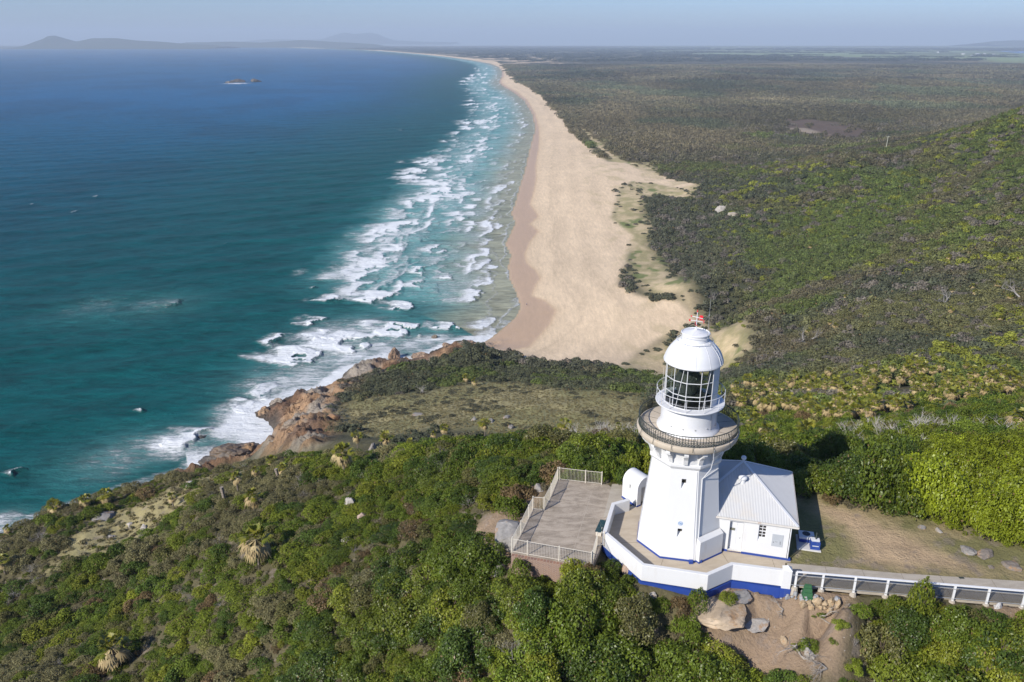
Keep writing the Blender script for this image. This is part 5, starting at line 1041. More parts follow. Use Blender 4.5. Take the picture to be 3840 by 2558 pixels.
# ------------------------------------------------------------------ where things grow
def grid_pts(x0, x1, y0, y1, s, jit=.85):
    X, Y = np.meshgrid(np.arange(x0, x1, s), np.arange(y0, y1, s)); X = X + RNG.uniform(-.5, .5, X.shape) * s * jit; Y = Y + RNG.uniform(-.5, .5, Y.shape) * s * jit; return X.ravel(), Y.ravel()
def framed(x, y, z, m=120):
    px, py = proj(x, y, z); return (px > -m) & (px < 2354 + m) & (py > -50) & (py < 1568 + m * 1.6)
KEEP_OUT = [(-1.0, 48.5), (5.7, 47.0), (6.9, 49.4), (9.1, 45.7), (13.5, 44.6), (15.6, 45.6), (19.2, 44.8), (20.6, 44.3), (25, 44.2), (34.5, 42.9), (46, 41.4), (46, 47.8), (38, 49.8), (34.5, 52.0), (32, 53.8), (28.5, 55.2), (25.4, 56.3), (21.0, 57.4), (19.2, 57.0), (14.8, 58.4), (11.5, 59.0), (8.9, 59.2), (7.6, 60.1), (3.3, 60.7), (.4, 56.3), (.2, 53.0)]
LAND = lambda x, y: _samp(np.asarray(SDr), x, y)
def shrub_colour(x, y, n):
    c = np.zeros((n, 3)); k = RNG.random(n); big = fbm(x / 9, y / 9, 71); c[:] = (0.090, 0.128, 0.014)
    c[k < .26] = (0.055, 0.090, 0.014); c[(k > .50) & (k < .70)] = (0.118, 0.150, 0.016); c[(k > .70) & (k < .80)] = (0.150, 0.172, 0.018); c[(k > .80) & (k < .90)] = (0.115, 0.115, 0.040); c[k > .975] = (0.14, 0.10, 0.05)
    gb_ = (sstep(.44, .62, fbm(x / 8, y / 8, 76)) * sstep(2, -18, x) * .75 > RNG.random(n)); c[gb_] = np.array((.150, .142, .068)); c *= np.array((1.12, 1.08, 1.0)) * (0.66 + .66 * big)[:, None]; yl = inside(YELLOWP, x, y); c[yl] = np.array((0.170, 0.205, 0.012)) * RNG.uniform(.75, 1.25, (yl.sum(), 1)); return c * RNG.uniform(.85, 1.15, (n, 1))
YELLOWP = H([(2050, 1110), (2160, 1030), (2420, 1030), (2420, 1330), (2290, 1290), (2130, 1200)])
_p = [grid_pts(-45, 50, 34, 58, 1.42), grid_pts(-95, 100, 58, 150, 1.6)]; XS = np.concatenate([q[0] for q in _p]); YS = np.concatenate([q[1] for q in _p])
okm = ~inside(KEEP_OUT, XS, YS) & (LAND(XS, YS) > 3); g1 = inside(GRASS2P, XS, YS); okm &= ~(g1 & (RNG.random(len(XS)) < .9))
okm &= ~(inside(SCREEP, XS, YS) & (RNG.random(len(XS)) < .90)) & ~(inside(SCREE2P, XS, YS) & (RNG.random(len(XS)) < .93)) & ~(inside(SCREE3P, XS, YS) & (RNG.random(len(XS)) < .9))
okm &= ~inside(GRASSP, XS, YS); okm &= RNG.random(len(XS)) < .96 - .40 * sstep(.58, .75, fbm(XS / 5, YS / 5, 73)); okm &= ~((YS > 98) & (XS < 26) & (RNG.random(len(XS)) < .72)); XS, YS = XS[okm], YS[okm]; _k = clear_of_palms(XS, YS, 1.5); XS, YS = XS[_k], YS[_k]; ZS = ground(XS, YS); fr = framed(XS, YS, ZS); XS, YS, ZS = XS[fr], YS[fr], ZS[fr]
EXTRA = np.array([(.6, 48.0, .9, 1.5), (1.9, 47.7, 1.1, 1.5), (3.2, 47.2, 1.2, 1.75), (4.4, 46.9, 1.2, 1.9), (5.6, 46.5, 1.1, 1.9), (6.7, 46.7, 1.0, 1.6), (7.3, 48.1, .7, 1.0), (8.0, 46.2, .9, 1.1), (9.4, 44.9, .9, 1.1), (10.4, 44.9, .8, .8), (11.5, 44.3, 1.0, 1.3), (12.6, 44.2, .9, 1.7), (11.9, 43.2, 1.2, 1.6), (14.9, 45.0, .7, .9), (2.6, 46.2, 1.6, 1.9), (5.0, 45.4, 1.7, 2.0), (7.6, 44.9, 1.5, 1.7), (26.0, 42.9, 1.7, 2.2), (27.0, 43.0, 1.0, 2.9), (25.0, 42.2, 1.3, 1.5), (28.9, 42.0, 1.8, 1.9), (27.4, 41.2, 1.8, 2.2), (30.6, 41.4, 1.6, 1.7), (15.6, 40.2, 1.5, 1.4), (17.2, 39.6, 1.3, 1.1), (22.6, 42.9, .5, .45), (21.2, 41.6, .6, .5), (9.6, 58.6, 1.1, 2.0), (8.3, 60.3, 1.5, 2.4), (10.6, 60.6, 1.7, 3.0), (7.0, 60.9, 1.4, 1.7), (12.3, 60.2, 1.6, 2.6)])
XS = np.concatenate([EXTRA[:, 0], XS]); YS = np.concatenate([EXTRA[:, 1], YS]); ZS = ground(XS, YS); nE = len(EXTRA)
slope_left = sstep(-8, -30, XS); RS = RNG.uniform(1.15, 2.3, len(XS)) * (1 + .18 * sstep(-14, -6, XS) * (YS < 58)) * (1.0 - .18 * slope_left) * (1 + .20 * (fbm(XS / 7, YS / 7, 74) - .3)); RS = np.where(RNG.random(len(XS)) < .15, RS * .6, RS)
RS = np.minimum(RS, np.maximum(.6, dist_line(KEEP_OUT, XS, YS, True) * .95 + .45)); big_e = (YS > 48) & (YS < 72) & (XS > 14) & ((YS > 55) | (XS > 30)); RS = np.where(big_e, RS * 1.25, RS)
HSH = RS * RNG.uniform(.75, 1.05, len(XS)) * np.where(big_e, 1.25, 1.0); HSH = np.where((YS > 58) & (YS < 70) & (XS < 4), np.minimum(HSH, 1.1), HSH)
_sc = (XS > 15.5) & (XS < 23.5) & (YS < 45); RS = np.where(_sc, np.minimum(RS, .75), RS); HSH = np.where(_sc, np.minimum(HSH, .6), HSH); RS[:nE] = EXTRA[:, 2]; HSH[:nE] = EXTRA[:, 3]; _v = .55 + 1.0 * fbm(XS / 4.5, YS / 4.5, 77, 3); HSH[nE:] *= _v[nE:] * (1 - .30 * sstep(0, -20, XS[nE:])); CS = shrub_colour(XS, YS, len(XS)) * (.70 + .42 * np.clip(_v, .6, 1.5))[:, None]; bare = (RNG.random(len(XS)) < .05 + .30 * sstep(.50, .64, fbm(XS / 9, YS / 9, 75)) * (.3 + .7 * slope_left)) & ~big_e; bare[:nE] = False
appar = RS / np.sqrt(XS ** 2 + YS ** 2 + (CAMZ - ZS) ** 2)
def where_words(x, y):
    px, py = proj(x, y, ground(np.array(x), np.array(y))); px, py = float(px), float(py)
    if y > 56 and x > 30: return 'in thicket at back right of lawn'
    if y > 54 and x > 13: return 'in thicket behind the store and lawn'
    if y > 58: return 'on brow behind the platform' if x > 1 else ('on brow left of the platform' if x > -26 else 'on far left brow above the sea')
    if x > 23: return 'on bank below the path railing'
    if x > 15: return 'on bank below the courtyard wall end'
    if x > 6.5: return 'on slope in front of white courtyard wall'
    if x > -1: return 'on slope below the brick wall'
    if x > -11: return 'on slope left of the platform'
    return 'on upper part of left slope' if y > 50 else 'on left slope nearest bottom edge'
def colour_words(c):
    r, g, b = c
    if r > g * .98: return 'brownish'
    if g > .17: return 'bright yellow green'
    if g > .125 and r > .10: return 'olive green'
    if g < .085: return 'dark green'
    return 'mid green'
MARKS = [((0, 49.1), 'beside front corner post of platform fence'), ((3.4, 48.0), 'under the middle of brick wall'), ((5.6, 47.2), 'under end of brick wall nearest courtyard'), ((7.2, 49.3), 'in the nook between platform and courtyard wall'), ((9.3, 45.9), 'at the first bend of courtyard wall'),
 ((13.4, 45.0), 'at the outward bend of courtyard wall'), ((15.6, 46.0), 'at the inward bend of courtyard wall'), ((6.6, 60.2), 'behind the far platform fence'), ((9.4, 60.0), 'behind the vaulted shelter'), ((25.6, 43.9), 'under the fourth railing post'), ((29.8, 43.4), 'under the sixth railing post'), ((34, 42.8), 'under the eighth railing post')] + [((p[0], p[1]), 'near ' + ' '.join(p[6].split()[:6])) for p in PALMS[:24] if p[0] < 10]
_used = set()
def near_words(x, y):
    d = [(math.hypot(x - m[0][0], y - m[0][1]), j) for j, m in enumerate(MARKS) if j not in _used]; d.sort()
    if d and d[0][0] < 2.6: _used.add(d[0][1]); return MARKS[d[0][1]][1]
    return None
order = np.argsort(-appar); green_i = [i for i in order if not bare[i]]; bare_i = [i for i in order if bare[i]]
for i in green_i[:300]:
    s = (RS[i], RS[i] * PR.uniform(.85, 1.15), HSH[i] / .75); e = plant_pair('coastal_shrub', (XS[i], YS[i], ZS[i] - .05), PR.uniform(0, 6.28), s, PR.choice(SHRUB), PR.choice(STEM), CS[i], (.13, .10, .075))
    w = near_words(XS[i], YS[i]) or where_words(XS[i], YS[i]); cw_ = colour_words(CS[i]); tag(e, f'{"broad" if RS[i] > 1.55 else "small"} {cw_} leafy shrub {w}', 'shrub', f'{cw_} shrubs {w}')
for i in bare_i[:200]:
    e = empty('bare_shrub', (XS[i], YS[i], ZS[i] - .05), PR.uniform(0, 6.28)); b = link('branches', PR.choice(TWIGGY), e); b.scale = (RS[i] * .95, RS[i] * .95, HSH[i] * 1.15); gy = PR.uniform(.19, .33); b.color = (gy * 1.02, gy * .93, gy * .84, 1)
    w = where_words(XS[i], YS[i]); tag(e, f'leafless grey twiggy shrub {w}', 'dead shrub', f'leafless shrubs {w}')
rest = np.array(green_i[300:]); rest_b = np.array(bare_i[200:], int)
# --- massed growth: points that carry crowns
def mass(name, protos, X, Y, Zp, S, SZ, C, K, label, cat):
    pc = bpy.data.collections.new(name + ' plants')
    for i, me in enumerate(protos): o = bpy.data.objects.new('p%02d' % i, me); pc.objects.link(o)
    n = len(X); me = bpy.data.meshes.new(name); me.vertices.add(n); me.vertices.foreach_set('co', np.stack([X, Y, Zp], -1).astype(np.float32).ravel())
    for nm, ar in (('sx', S), ('sz', SZ), ('rz', RNG.uniform(0, 6.28, n))): a = me.attributes.new(nm, 'FLOAT', 'POINT'); a.data.foreach_set('value', ar.astype(np.float32))
    a = me.attributes.new('kk', 'INT', 'POINT'); a.data.foreach_set('value', K.astype(np.int32)); a = me.attributes.new('vcol', 'FLOAT_COLOR', 'POINT'); a.data.foreach_set('color', np.concatenate([C, np.ones((n, 1))], 1).astype(np.float32).ravel())
    o = link(name, me); ng = bpy.data.node_groups.new(name, 'GeometryNodeTree'); ng.interface.new_socket('Geometry', in_out='INPUT', socket_type='NodeSocketGeometry'); ng.interface.new_socket('Geometry', in_out='OUTPUT', socket_type='NodeSocketGeometry')
    N = ng.nodes; Lk = ng.links.new; gi = N.new('NodeGroupInput'); go = N.new('NodeGroupOutput'); ci = N.new('GeometryNodeCollectionInfo'); ci.inputs['Collection'].default_value = pc; ci.inputs['Separate Children'].default_value = True; ci.inputs['Reset Children'].default_value = True
    ip = N.new('GeometryNodeInstanceOnPoints'); ip.inputs['Pick Instance'].default_value = True
    def at(nm, ty='FLOAT'):
        q = N.new('GeometryNodeInputNamedAttribute'); q.data_type = ty; q.inputs['Name'].default_value = nm; return next(s for s in q.outputs if s.enabled and s.name == 'Attribute')
    cx = N.new('ShaderNodeCombineXYZ'); Lk(at('sx'), cx.inputs[0]); Lk(at('sx'), cx.inputs[1]); Lk(at('sz'), cx.inputs[2]); cr = N.new('ShaderNodeCombineXYZ'); Lk(at('rz'), cr.inputs[2])
    Lk(gi.outputs[0], ip.inputs['Points']); Lk(ci.outputs[0], ip.inputs['Instance']); Lk(at('kk', 'INT'), ip.inputs['Instance Index']); Lk(cx.outputs[0], ip.inputs['Scale']); Lk(cr.outputs[0], ip.inputs['Rotation']); Lk(ip.outputs[0], go.inputs[0])
    md = o.modifiers.new('growth', 'NODES'); md.node_group = ng; tag(o, label, cat, kind='stuff'); return o
LOW_I = [crown_mesh('low_growth', 580 + i, 420, 1.0, .6, .17, 8, leaf_i) for i in range(3)]
SHRUB_I = [crown_mesh('massed_shrub', 500 + i, 2600, 1.0, [.7, .85, .62, .9][i], .105, [14, 18, 12, 20][i], leaf_i) for i in range(4)]
if len(rest): mass('thicket', SHRUB_I, XS[rest], YS[rest], ZS[rest] - .05, RS[rest], HSH[rest] / .75, CS[rest], RNG.integers(0, 4, len(rest)), 'dense green coastal scrub covering the headland brow', 'scrub')
xu, yu = grid_pts(-95, 100, 35, 135, .95); ok = ~inside(KEEP_OUT, xu, yu) & (LAND(xu, yu) > 3) & ~inside(GRASSP, xu, yu) & ~(inside(GRASS2P, xu, yu) & (RNG.random(len(xu)) < .7)); bare_g = inside(SCREEP, xu, yu) | inside(SCREE2P, xu, yu) | inside(SCREE3P, xu, yu); ok &= ~(bare_g & (RNG.random(len(xu)) < .82)); xu, yu = xu[ok], yu[ok]; zu = ground(xu, yu); fr = framed(xu, yu, zu, 60); xu, yu, zu = xu[fr], yu[fr], zu[fr]; n = len(xu)
cu = shrub_colour(xu, yu, n) * .9; k_ = RNG.random(n) < .34; cu[k_] = np.array((.165, .145, .085)) * RNG.uniform(.7, 1.2, (k_.sum(), 1)); mass('undergrowth', LOW_I, xu, yu, zu - .05, RNG.uniform(.35, .85, n), RNG.uniform(.35, .9, n), cu, RNG.integers(0, 3, n), 'low green and straw undergrowth filling gaps between the shrubs', 'undergrowth')
TREE_I = [crown_mesh('massed_tree', 520 + i, 420, 1.0, [.6, .7, .55, .8, .65][i], .26, [9, 12, 8, 14, 10][i], leaf_i, fill=.1) for i in range(5)]
FAR_I = [crown_mesh('massed_clump', 540 + i, 300, 1.0, .34, .22, 16, leaf_i, fill=.05) for i in range(4)]
CASP = H([(830, 890), (870, 868), (960, 838), (1040, 815), (1120, 822), (1250, 850), (1420, 862), (1480, 880), (1480, 905), (1330, 898), (1180, 878), (1080, 880), (950, 905), (860, 912)])
def forest_colour(x, y, n):
    c = np.zeros((n, 3)); k = RNG.random(n); px, py = proj(x, y, ground(x, y))
    gdark = np.array((.085, .094, .055)); gr = np.array((.105, .140, .030)); ol = np.array((.140, .138, .056)); br = np.array((.135, .115, .066)); gy = np.array((.16, .14, .115)); yl = np.array((.20, .215, .030))
    f1 = fbm(x / 45, y / 70, 81); f2 = fbm(x / 90, y / 150, 82); f3 = fbm(x / 22, y / 30, 83)
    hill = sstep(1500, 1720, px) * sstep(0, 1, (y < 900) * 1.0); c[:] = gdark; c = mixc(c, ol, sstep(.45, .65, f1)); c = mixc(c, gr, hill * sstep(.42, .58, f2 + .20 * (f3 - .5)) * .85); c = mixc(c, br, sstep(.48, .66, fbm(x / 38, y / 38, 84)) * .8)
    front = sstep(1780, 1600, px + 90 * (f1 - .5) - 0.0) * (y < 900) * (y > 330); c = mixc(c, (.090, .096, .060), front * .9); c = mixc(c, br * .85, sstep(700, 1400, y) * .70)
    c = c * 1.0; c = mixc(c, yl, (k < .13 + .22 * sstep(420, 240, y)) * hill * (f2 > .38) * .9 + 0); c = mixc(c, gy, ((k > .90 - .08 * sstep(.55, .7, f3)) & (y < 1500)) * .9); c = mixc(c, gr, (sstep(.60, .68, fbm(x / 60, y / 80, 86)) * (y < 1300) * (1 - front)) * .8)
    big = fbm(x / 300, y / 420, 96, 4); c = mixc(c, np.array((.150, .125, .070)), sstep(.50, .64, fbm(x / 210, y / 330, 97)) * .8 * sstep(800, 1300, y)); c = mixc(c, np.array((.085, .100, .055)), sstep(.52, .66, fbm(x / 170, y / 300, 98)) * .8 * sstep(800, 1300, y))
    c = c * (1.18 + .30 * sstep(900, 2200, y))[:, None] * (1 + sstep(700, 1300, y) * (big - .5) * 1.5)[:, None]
    return c * RNG.uniform(.78, 1.25, (n, 1))
def open_land(x, y):
    """how closely the wood grows (0..1)"""
    o = (LAND(x, y) > 6).astype(float); o = o * (1 - _samp(M_ROCK, x, y)) * (1 - _samp(M_GRASS, x, y)); sm = _samp(M_SAND, x, y); dn = _samp(M_DUNE, x, y); fm = _samp(M_FIELD, x, y)
    o = o * (1 - sm) * (1 - fm) * (1 - .97 * soft(CLEARP, x, y, 12)); o = o * (1 - dn * (.985 - .5 * sstep(.60, .72, fbm(x / 16, y / 24, 88)))); cas = soft(CASP, x, y, 4) * (.25 + .75 * sstep(.36, .50, fbm(x / 15, y / 20, 99))); gz = _samp(M_GRASS, x, y); o = o * np.where((x < .17 * y + 8) & (y < 205), .10, 1.0); o = np.maximum(o, cas * (LAND(x, y) > 5)); return np.maximum(o, gz * .42 * sstep(.46, .62, fbm(x / 12, y / 12, 89)) * (y > 130))
AX = []; 
for y0, y1, s, k in ((128, 330, 3.3, 0), (330, 620, 4.5, 0), (620, 1000, 5.8, 0), (1000, 1700, 8.5, 1), (1700, 3000, 15.0, 1), (3000, 5200, 32.0, 1)):
    x, y = grid_pts(-.05 * y0 - 70, .74 * y1, y0, y1, s, .95); ok = (x > -.30 * y) & (x < .72 * y) & (RNG.random(len(x)) < open_land(x, y)); x, y = x[ok], y[ok]; ok = clear_of_palms(x, y, s * .8) if y0 < 600 else np.ones(len(x), bool); x, y = x[ok], y[ok]; z = ground(x, y); fr = framed(x, y, z, 60); x, y, z = x[fr], y[fr], z[fr]
    r = s * RNG.uniform(.55, 1.05, len(x)) * (1.0 if k == 0 else .95); AX.append(np.stack([x, y, z, r, np.full(len(x), k)], -1))
AX = np.concatenate(AX); x, y, z, r, k = AX.T
hh = np.where(k == 0, r * RNG.uniform(.8, 1.35, len(r)), RNG.uniform(3, 6, len(r)) / .34); hh = np.where((k == 0) & (y < 330), hh * .85, hh); dn = _samp(M_DUNE, x, y); r = np.where(dn > .4, r * .6, r); hh = np.where(dn > .4, hh * .45, hh)
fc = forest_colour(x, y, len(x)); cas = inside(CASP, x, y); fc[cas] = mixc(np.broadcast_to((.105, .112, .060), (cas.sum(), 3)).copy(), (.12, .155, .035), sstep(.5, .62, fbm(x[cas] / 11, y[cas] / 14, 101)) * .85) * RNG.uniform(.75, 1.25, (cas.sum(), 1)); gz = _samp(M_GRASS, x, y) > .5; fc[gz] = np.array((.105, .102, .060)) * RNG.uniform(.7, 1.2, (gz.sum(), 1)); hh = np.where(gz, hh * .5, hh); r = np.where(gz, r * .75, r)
nearf = k == 0
mass('woodland', TREE_I, x[nearf], y[nearf], z[nearf] - .3, r[nearf], hh[nearf], fc[nearf], RNG.integers(0, 5, nearf.sum()), 'dense dune woodland covering the slopes and flats behind the beach', 'woodland')
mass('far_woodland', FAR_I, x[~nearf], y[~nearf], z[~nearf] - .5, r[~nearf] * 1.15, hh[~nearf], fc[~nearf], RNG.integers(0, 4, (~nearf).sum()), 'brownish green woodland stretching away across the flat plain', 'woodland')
# grass tussocks on the open slopes
tg = crown_mesh('tussock', 600, 90, 1.0, .8, .42, 5, leaf_i, updir=-.3); x, y = grid_pts(-75, 75, 60, 330, 1.35); ok = (_samp(M_GRASS, x, y) > RNG.random(len(x)) * 1.1) & (LAND(x, y) > 8); x, y = x[ok], y[ok]; n = len(x)
tc = np.array((.27, .235, .115)) * RNG.uniform(.65, 1.25, (n, 1)); mass('grass_tussocks', [tg], x, y, ground(x, y) - .06, RNG.uniform(.3, .75, n), RNG.uniform(.25, .55, n), tc, np.zeros(n), 'tan and olive tussock grass on the open headland slope', 'grass')
for p in PALMS: palm(p[0], p[1], p[2] - .05, *p[3:])
# bare palm trunks that have lost their heads
for bx, by, tx, ty, lb in ((518, 1157, 509, 1120, 'bare headless palm trunk leaning on the left slope'), (642, 1104, 634, 1078, 'bare headless palm trunk in scrub below the orange rocks')):
    X, Y, Zg = hit(bx, by); a = at_Y(tx, ty, Y); o = MB().tube([(X, Y, Zg - .3), ((X + a[0]) / 2, Y, (Zg + float(a[2])) / 2), (float(a[0]), Y, float(a[2]))], [.26, .2, .24], 8).build('palm_trunk', bark, smooth=True); o.color = (.26, .22, .18, 1); tag(o, lb, 'palm trunk')
# ------------------------------------------------------------------ dead trees
def dead_tree(px, py, hpx, label, group, i):
    X, Y, Zg = hit(px, py); dep = math.sqrt(X * X + Y * Y + (CAMZ - Zg) ** 2); h = hpx * dep / 1831 / .84 * 1.45; e = empty('dead_tree', (X, Y, Zg - .1), pr.uniform(0, 6.28)); b = link('branches', DEADT[i % 3], e); b.scale = (h * .95, h * .95, h * .9); g = pr.uniform(.32, .46) * (1 if group else .62); b.color = (g, g * .94, g * .87, 1); tag(e, label, 'dead tree', group)
for i, (px, py, h) in enumerate([(1330, 1020, 42), (1362, 1040, 40), (1405, 1035, 46), (1440, 1030, 44), (1470, 1035, 40), (1375, 1012, 26), (1290, 1030, 26), (1455, 1010, 30), (1395, 1008, 26)]): dead_tree(px, py, h, 'bare grey tree on the brow between the platform and the gallery', 'bare trees on the brow left of the gallery', i)
for i, (px, py, h) in enumerate([(1950, 1018, 34), (1985, 1028, 40), (2018, 1022, 40), (2050, 1030, 44), (2082, 1020, 40), (2110, 1016, 40), (2142, 1012, 36), (2170, 1010, 34), (2000, 1004, 28), (2065, 1002, 30), (2125, 998, 28), (2200, 1004, 30), (1925, 1006, 26), (2240, 1000, 28), (1965, 1045, 36), (2100, 1040, 34), (2300, 1010, 34)]): dead_tree(px, py, h, 'bare silvery tree in the dead thicket at the back of the lawn', 'silvery dead trees behind the lawn', i)
for i, (px, py, h, lb) in enumerate([(1853, 790, 30, 'silvery dead tree standing in green woodland above the lantern'), (2170, 700, 26, 'silvery dead tree in the woodland near the right edge'), (1640, 690, 14, 'small dead tree near the woodland edge'), (2350, 690, 40, 'tall dead tree at the right edge of the wood'), (968, 905, 16, 'little bare tree at the top of the grass slope'), (1690, 905, 22, 'bare grey tree just right of the lantern')]): dead_tree(px, py, h, lb, None, i)
# fallen branches on the bare bank
for i, (px, py, w, lb) in enumerate([(1885, 1420, 60, 'fallen grey branch below the rubble stones'), (1830, 1495, 90, 'long fallen grey limb on the bare bank'), (1900, 1540, 60, 'twisted fallen branch near the bottom edge'), (1800, 1405, 50, 'tangle of dry sticks beside the pale rock ledge'), (1950, 1395, 40, 'small dry branch near the rubble end'), (610, 1105, 30, 'silvery fallen branch on the left slope'), (700, 1125, 46, 'pale fallen branch below the large palm')]):
    X, Y, Zg = hit(px, py); dep = math.sqrt(X * X + Y * Y + (CAMZ - Zg) ** 2); s = w * dep / 1831; e = empty('fallen_branch', (X, Y, Zg + .1), pr.uniform(0, 6.28)); b = link('branches', DEADT[i % 3], e); b.scale = (s * .8,) * 3; b.rotation_euler = (rad(78), 0, pr.uniform(0, 6)); b.color = (.30, .27, .235, 1); tag(e, lb, 'fallen branch')
# ------------------------------------------------------------------ boulders and stones
from mathutils import noise as mnoise
def rock_mesh(name, seed, sub=4, rough=.42, cuts=16, fine=.085):
    g = random.Random(seed); bm = bmesh.new(); bmesh.ops.create_icosphere(bm, subdivisions=sub, radius=1); off = Vector((g.uniform(-50, 50), g.uniform(-50, 50), g.uniform(-50, 50)))
    pl = [(Vector((g.gauss(0, 1), g.gauss(0, 1), g.gauss(0, .8))).normalized(), g.uniform(.50, .85)) for _ in range(cuts)]
    for v in bm.verts:
        p = v.co.copy(); p *= 1 + rough * mnoise.noise(p * 1.3 + off)
        for n, d in pl:
            q = p.dot(n)
            if q > d: p -= n * (q - d) * .92
        p *= 1 + fine * mnoise.fractal(p * 4.5 + off, 1.0, 2.0, 4); v.co = p
    me = bpy.data.meshes.new(name); bm.to_mesh(me); bm.free(); me.polygons.foreach_set('use_smooth', np.ones(len(me.polygons), bool))
    try: me.set_sharp_from_angle(angle=rad(22))
    except Exception: pass
    return me
def mat_rock():
    t = NT('lichened rock'); c = t.coord('Object'); col = t.new('ShaderNodeObjectInfo').outputs['Color']; n = t.noise(c, 1.6, 8, .7, .4); k = t.rng(n, .3, .7, .66, 1.28, False); v = t.new('ShaderNodeVectorMath'); v.operation = 'SCALE'; t.ln(col, v.inputs[0]); t.ln(k, v.inputs['Scale'])
    st = t.rng(t.noise(t.coord('Object', (1, 1, .5)), 1.1, 6, .7), .52, .66, 0, .75); b = t.mix(st, v.outputs[0], (.36, .20, .085)); b = t.mix(t.rng(t.noise(c, 3.2, 6, .75), .58, .68, 0, .6), b, (.13, .12, .11)); t.setp(Base_Color=b, Roughness=.9, Normal=t.bump(t.noise(c, 5, 8, .7), .55, .12)); t.p.inputs['Specular IOR Level'].default_value = .2; return t.m
rock_m = mat_rock(); ROCKS = [rock_mesh('boulder', 700 + i) for i in range(7)]
for r in ROCKS: r.materials.append(rock_m)
def boulder(px, py, w, h, label, col=(.42, .39, .35), group=None, name='boulder', i=0, sink=.3, yaw=None, depth=.8, z=None):
    X, Y, Zg = hit(px, py) if z is None else (*[float(q) for q in at_z(px, py, z)], z); dep = math.sqrt(X * X + Y * Y + (CAMZ - Zg) ** 2); a = w * dep / 1831 / 2; b = h * dep / 1831 / 2
    o = link(name, ROCKS[i % 7], None, (X, Y, Zg + b * (1 - 2 * sink) * .8), pr.uniform(0, 6.28) if yaw is None else yaw); o.scale = (a * 1.08, a * depth, b * 1.05); o.color = (*col, 1); return tag(o, label, 'rock', group)
PALE = (.38, .35, .31); PINK = (.40, .30, .235); GREY = (.24, .225, .205); OCH = (.38, .29, .19)
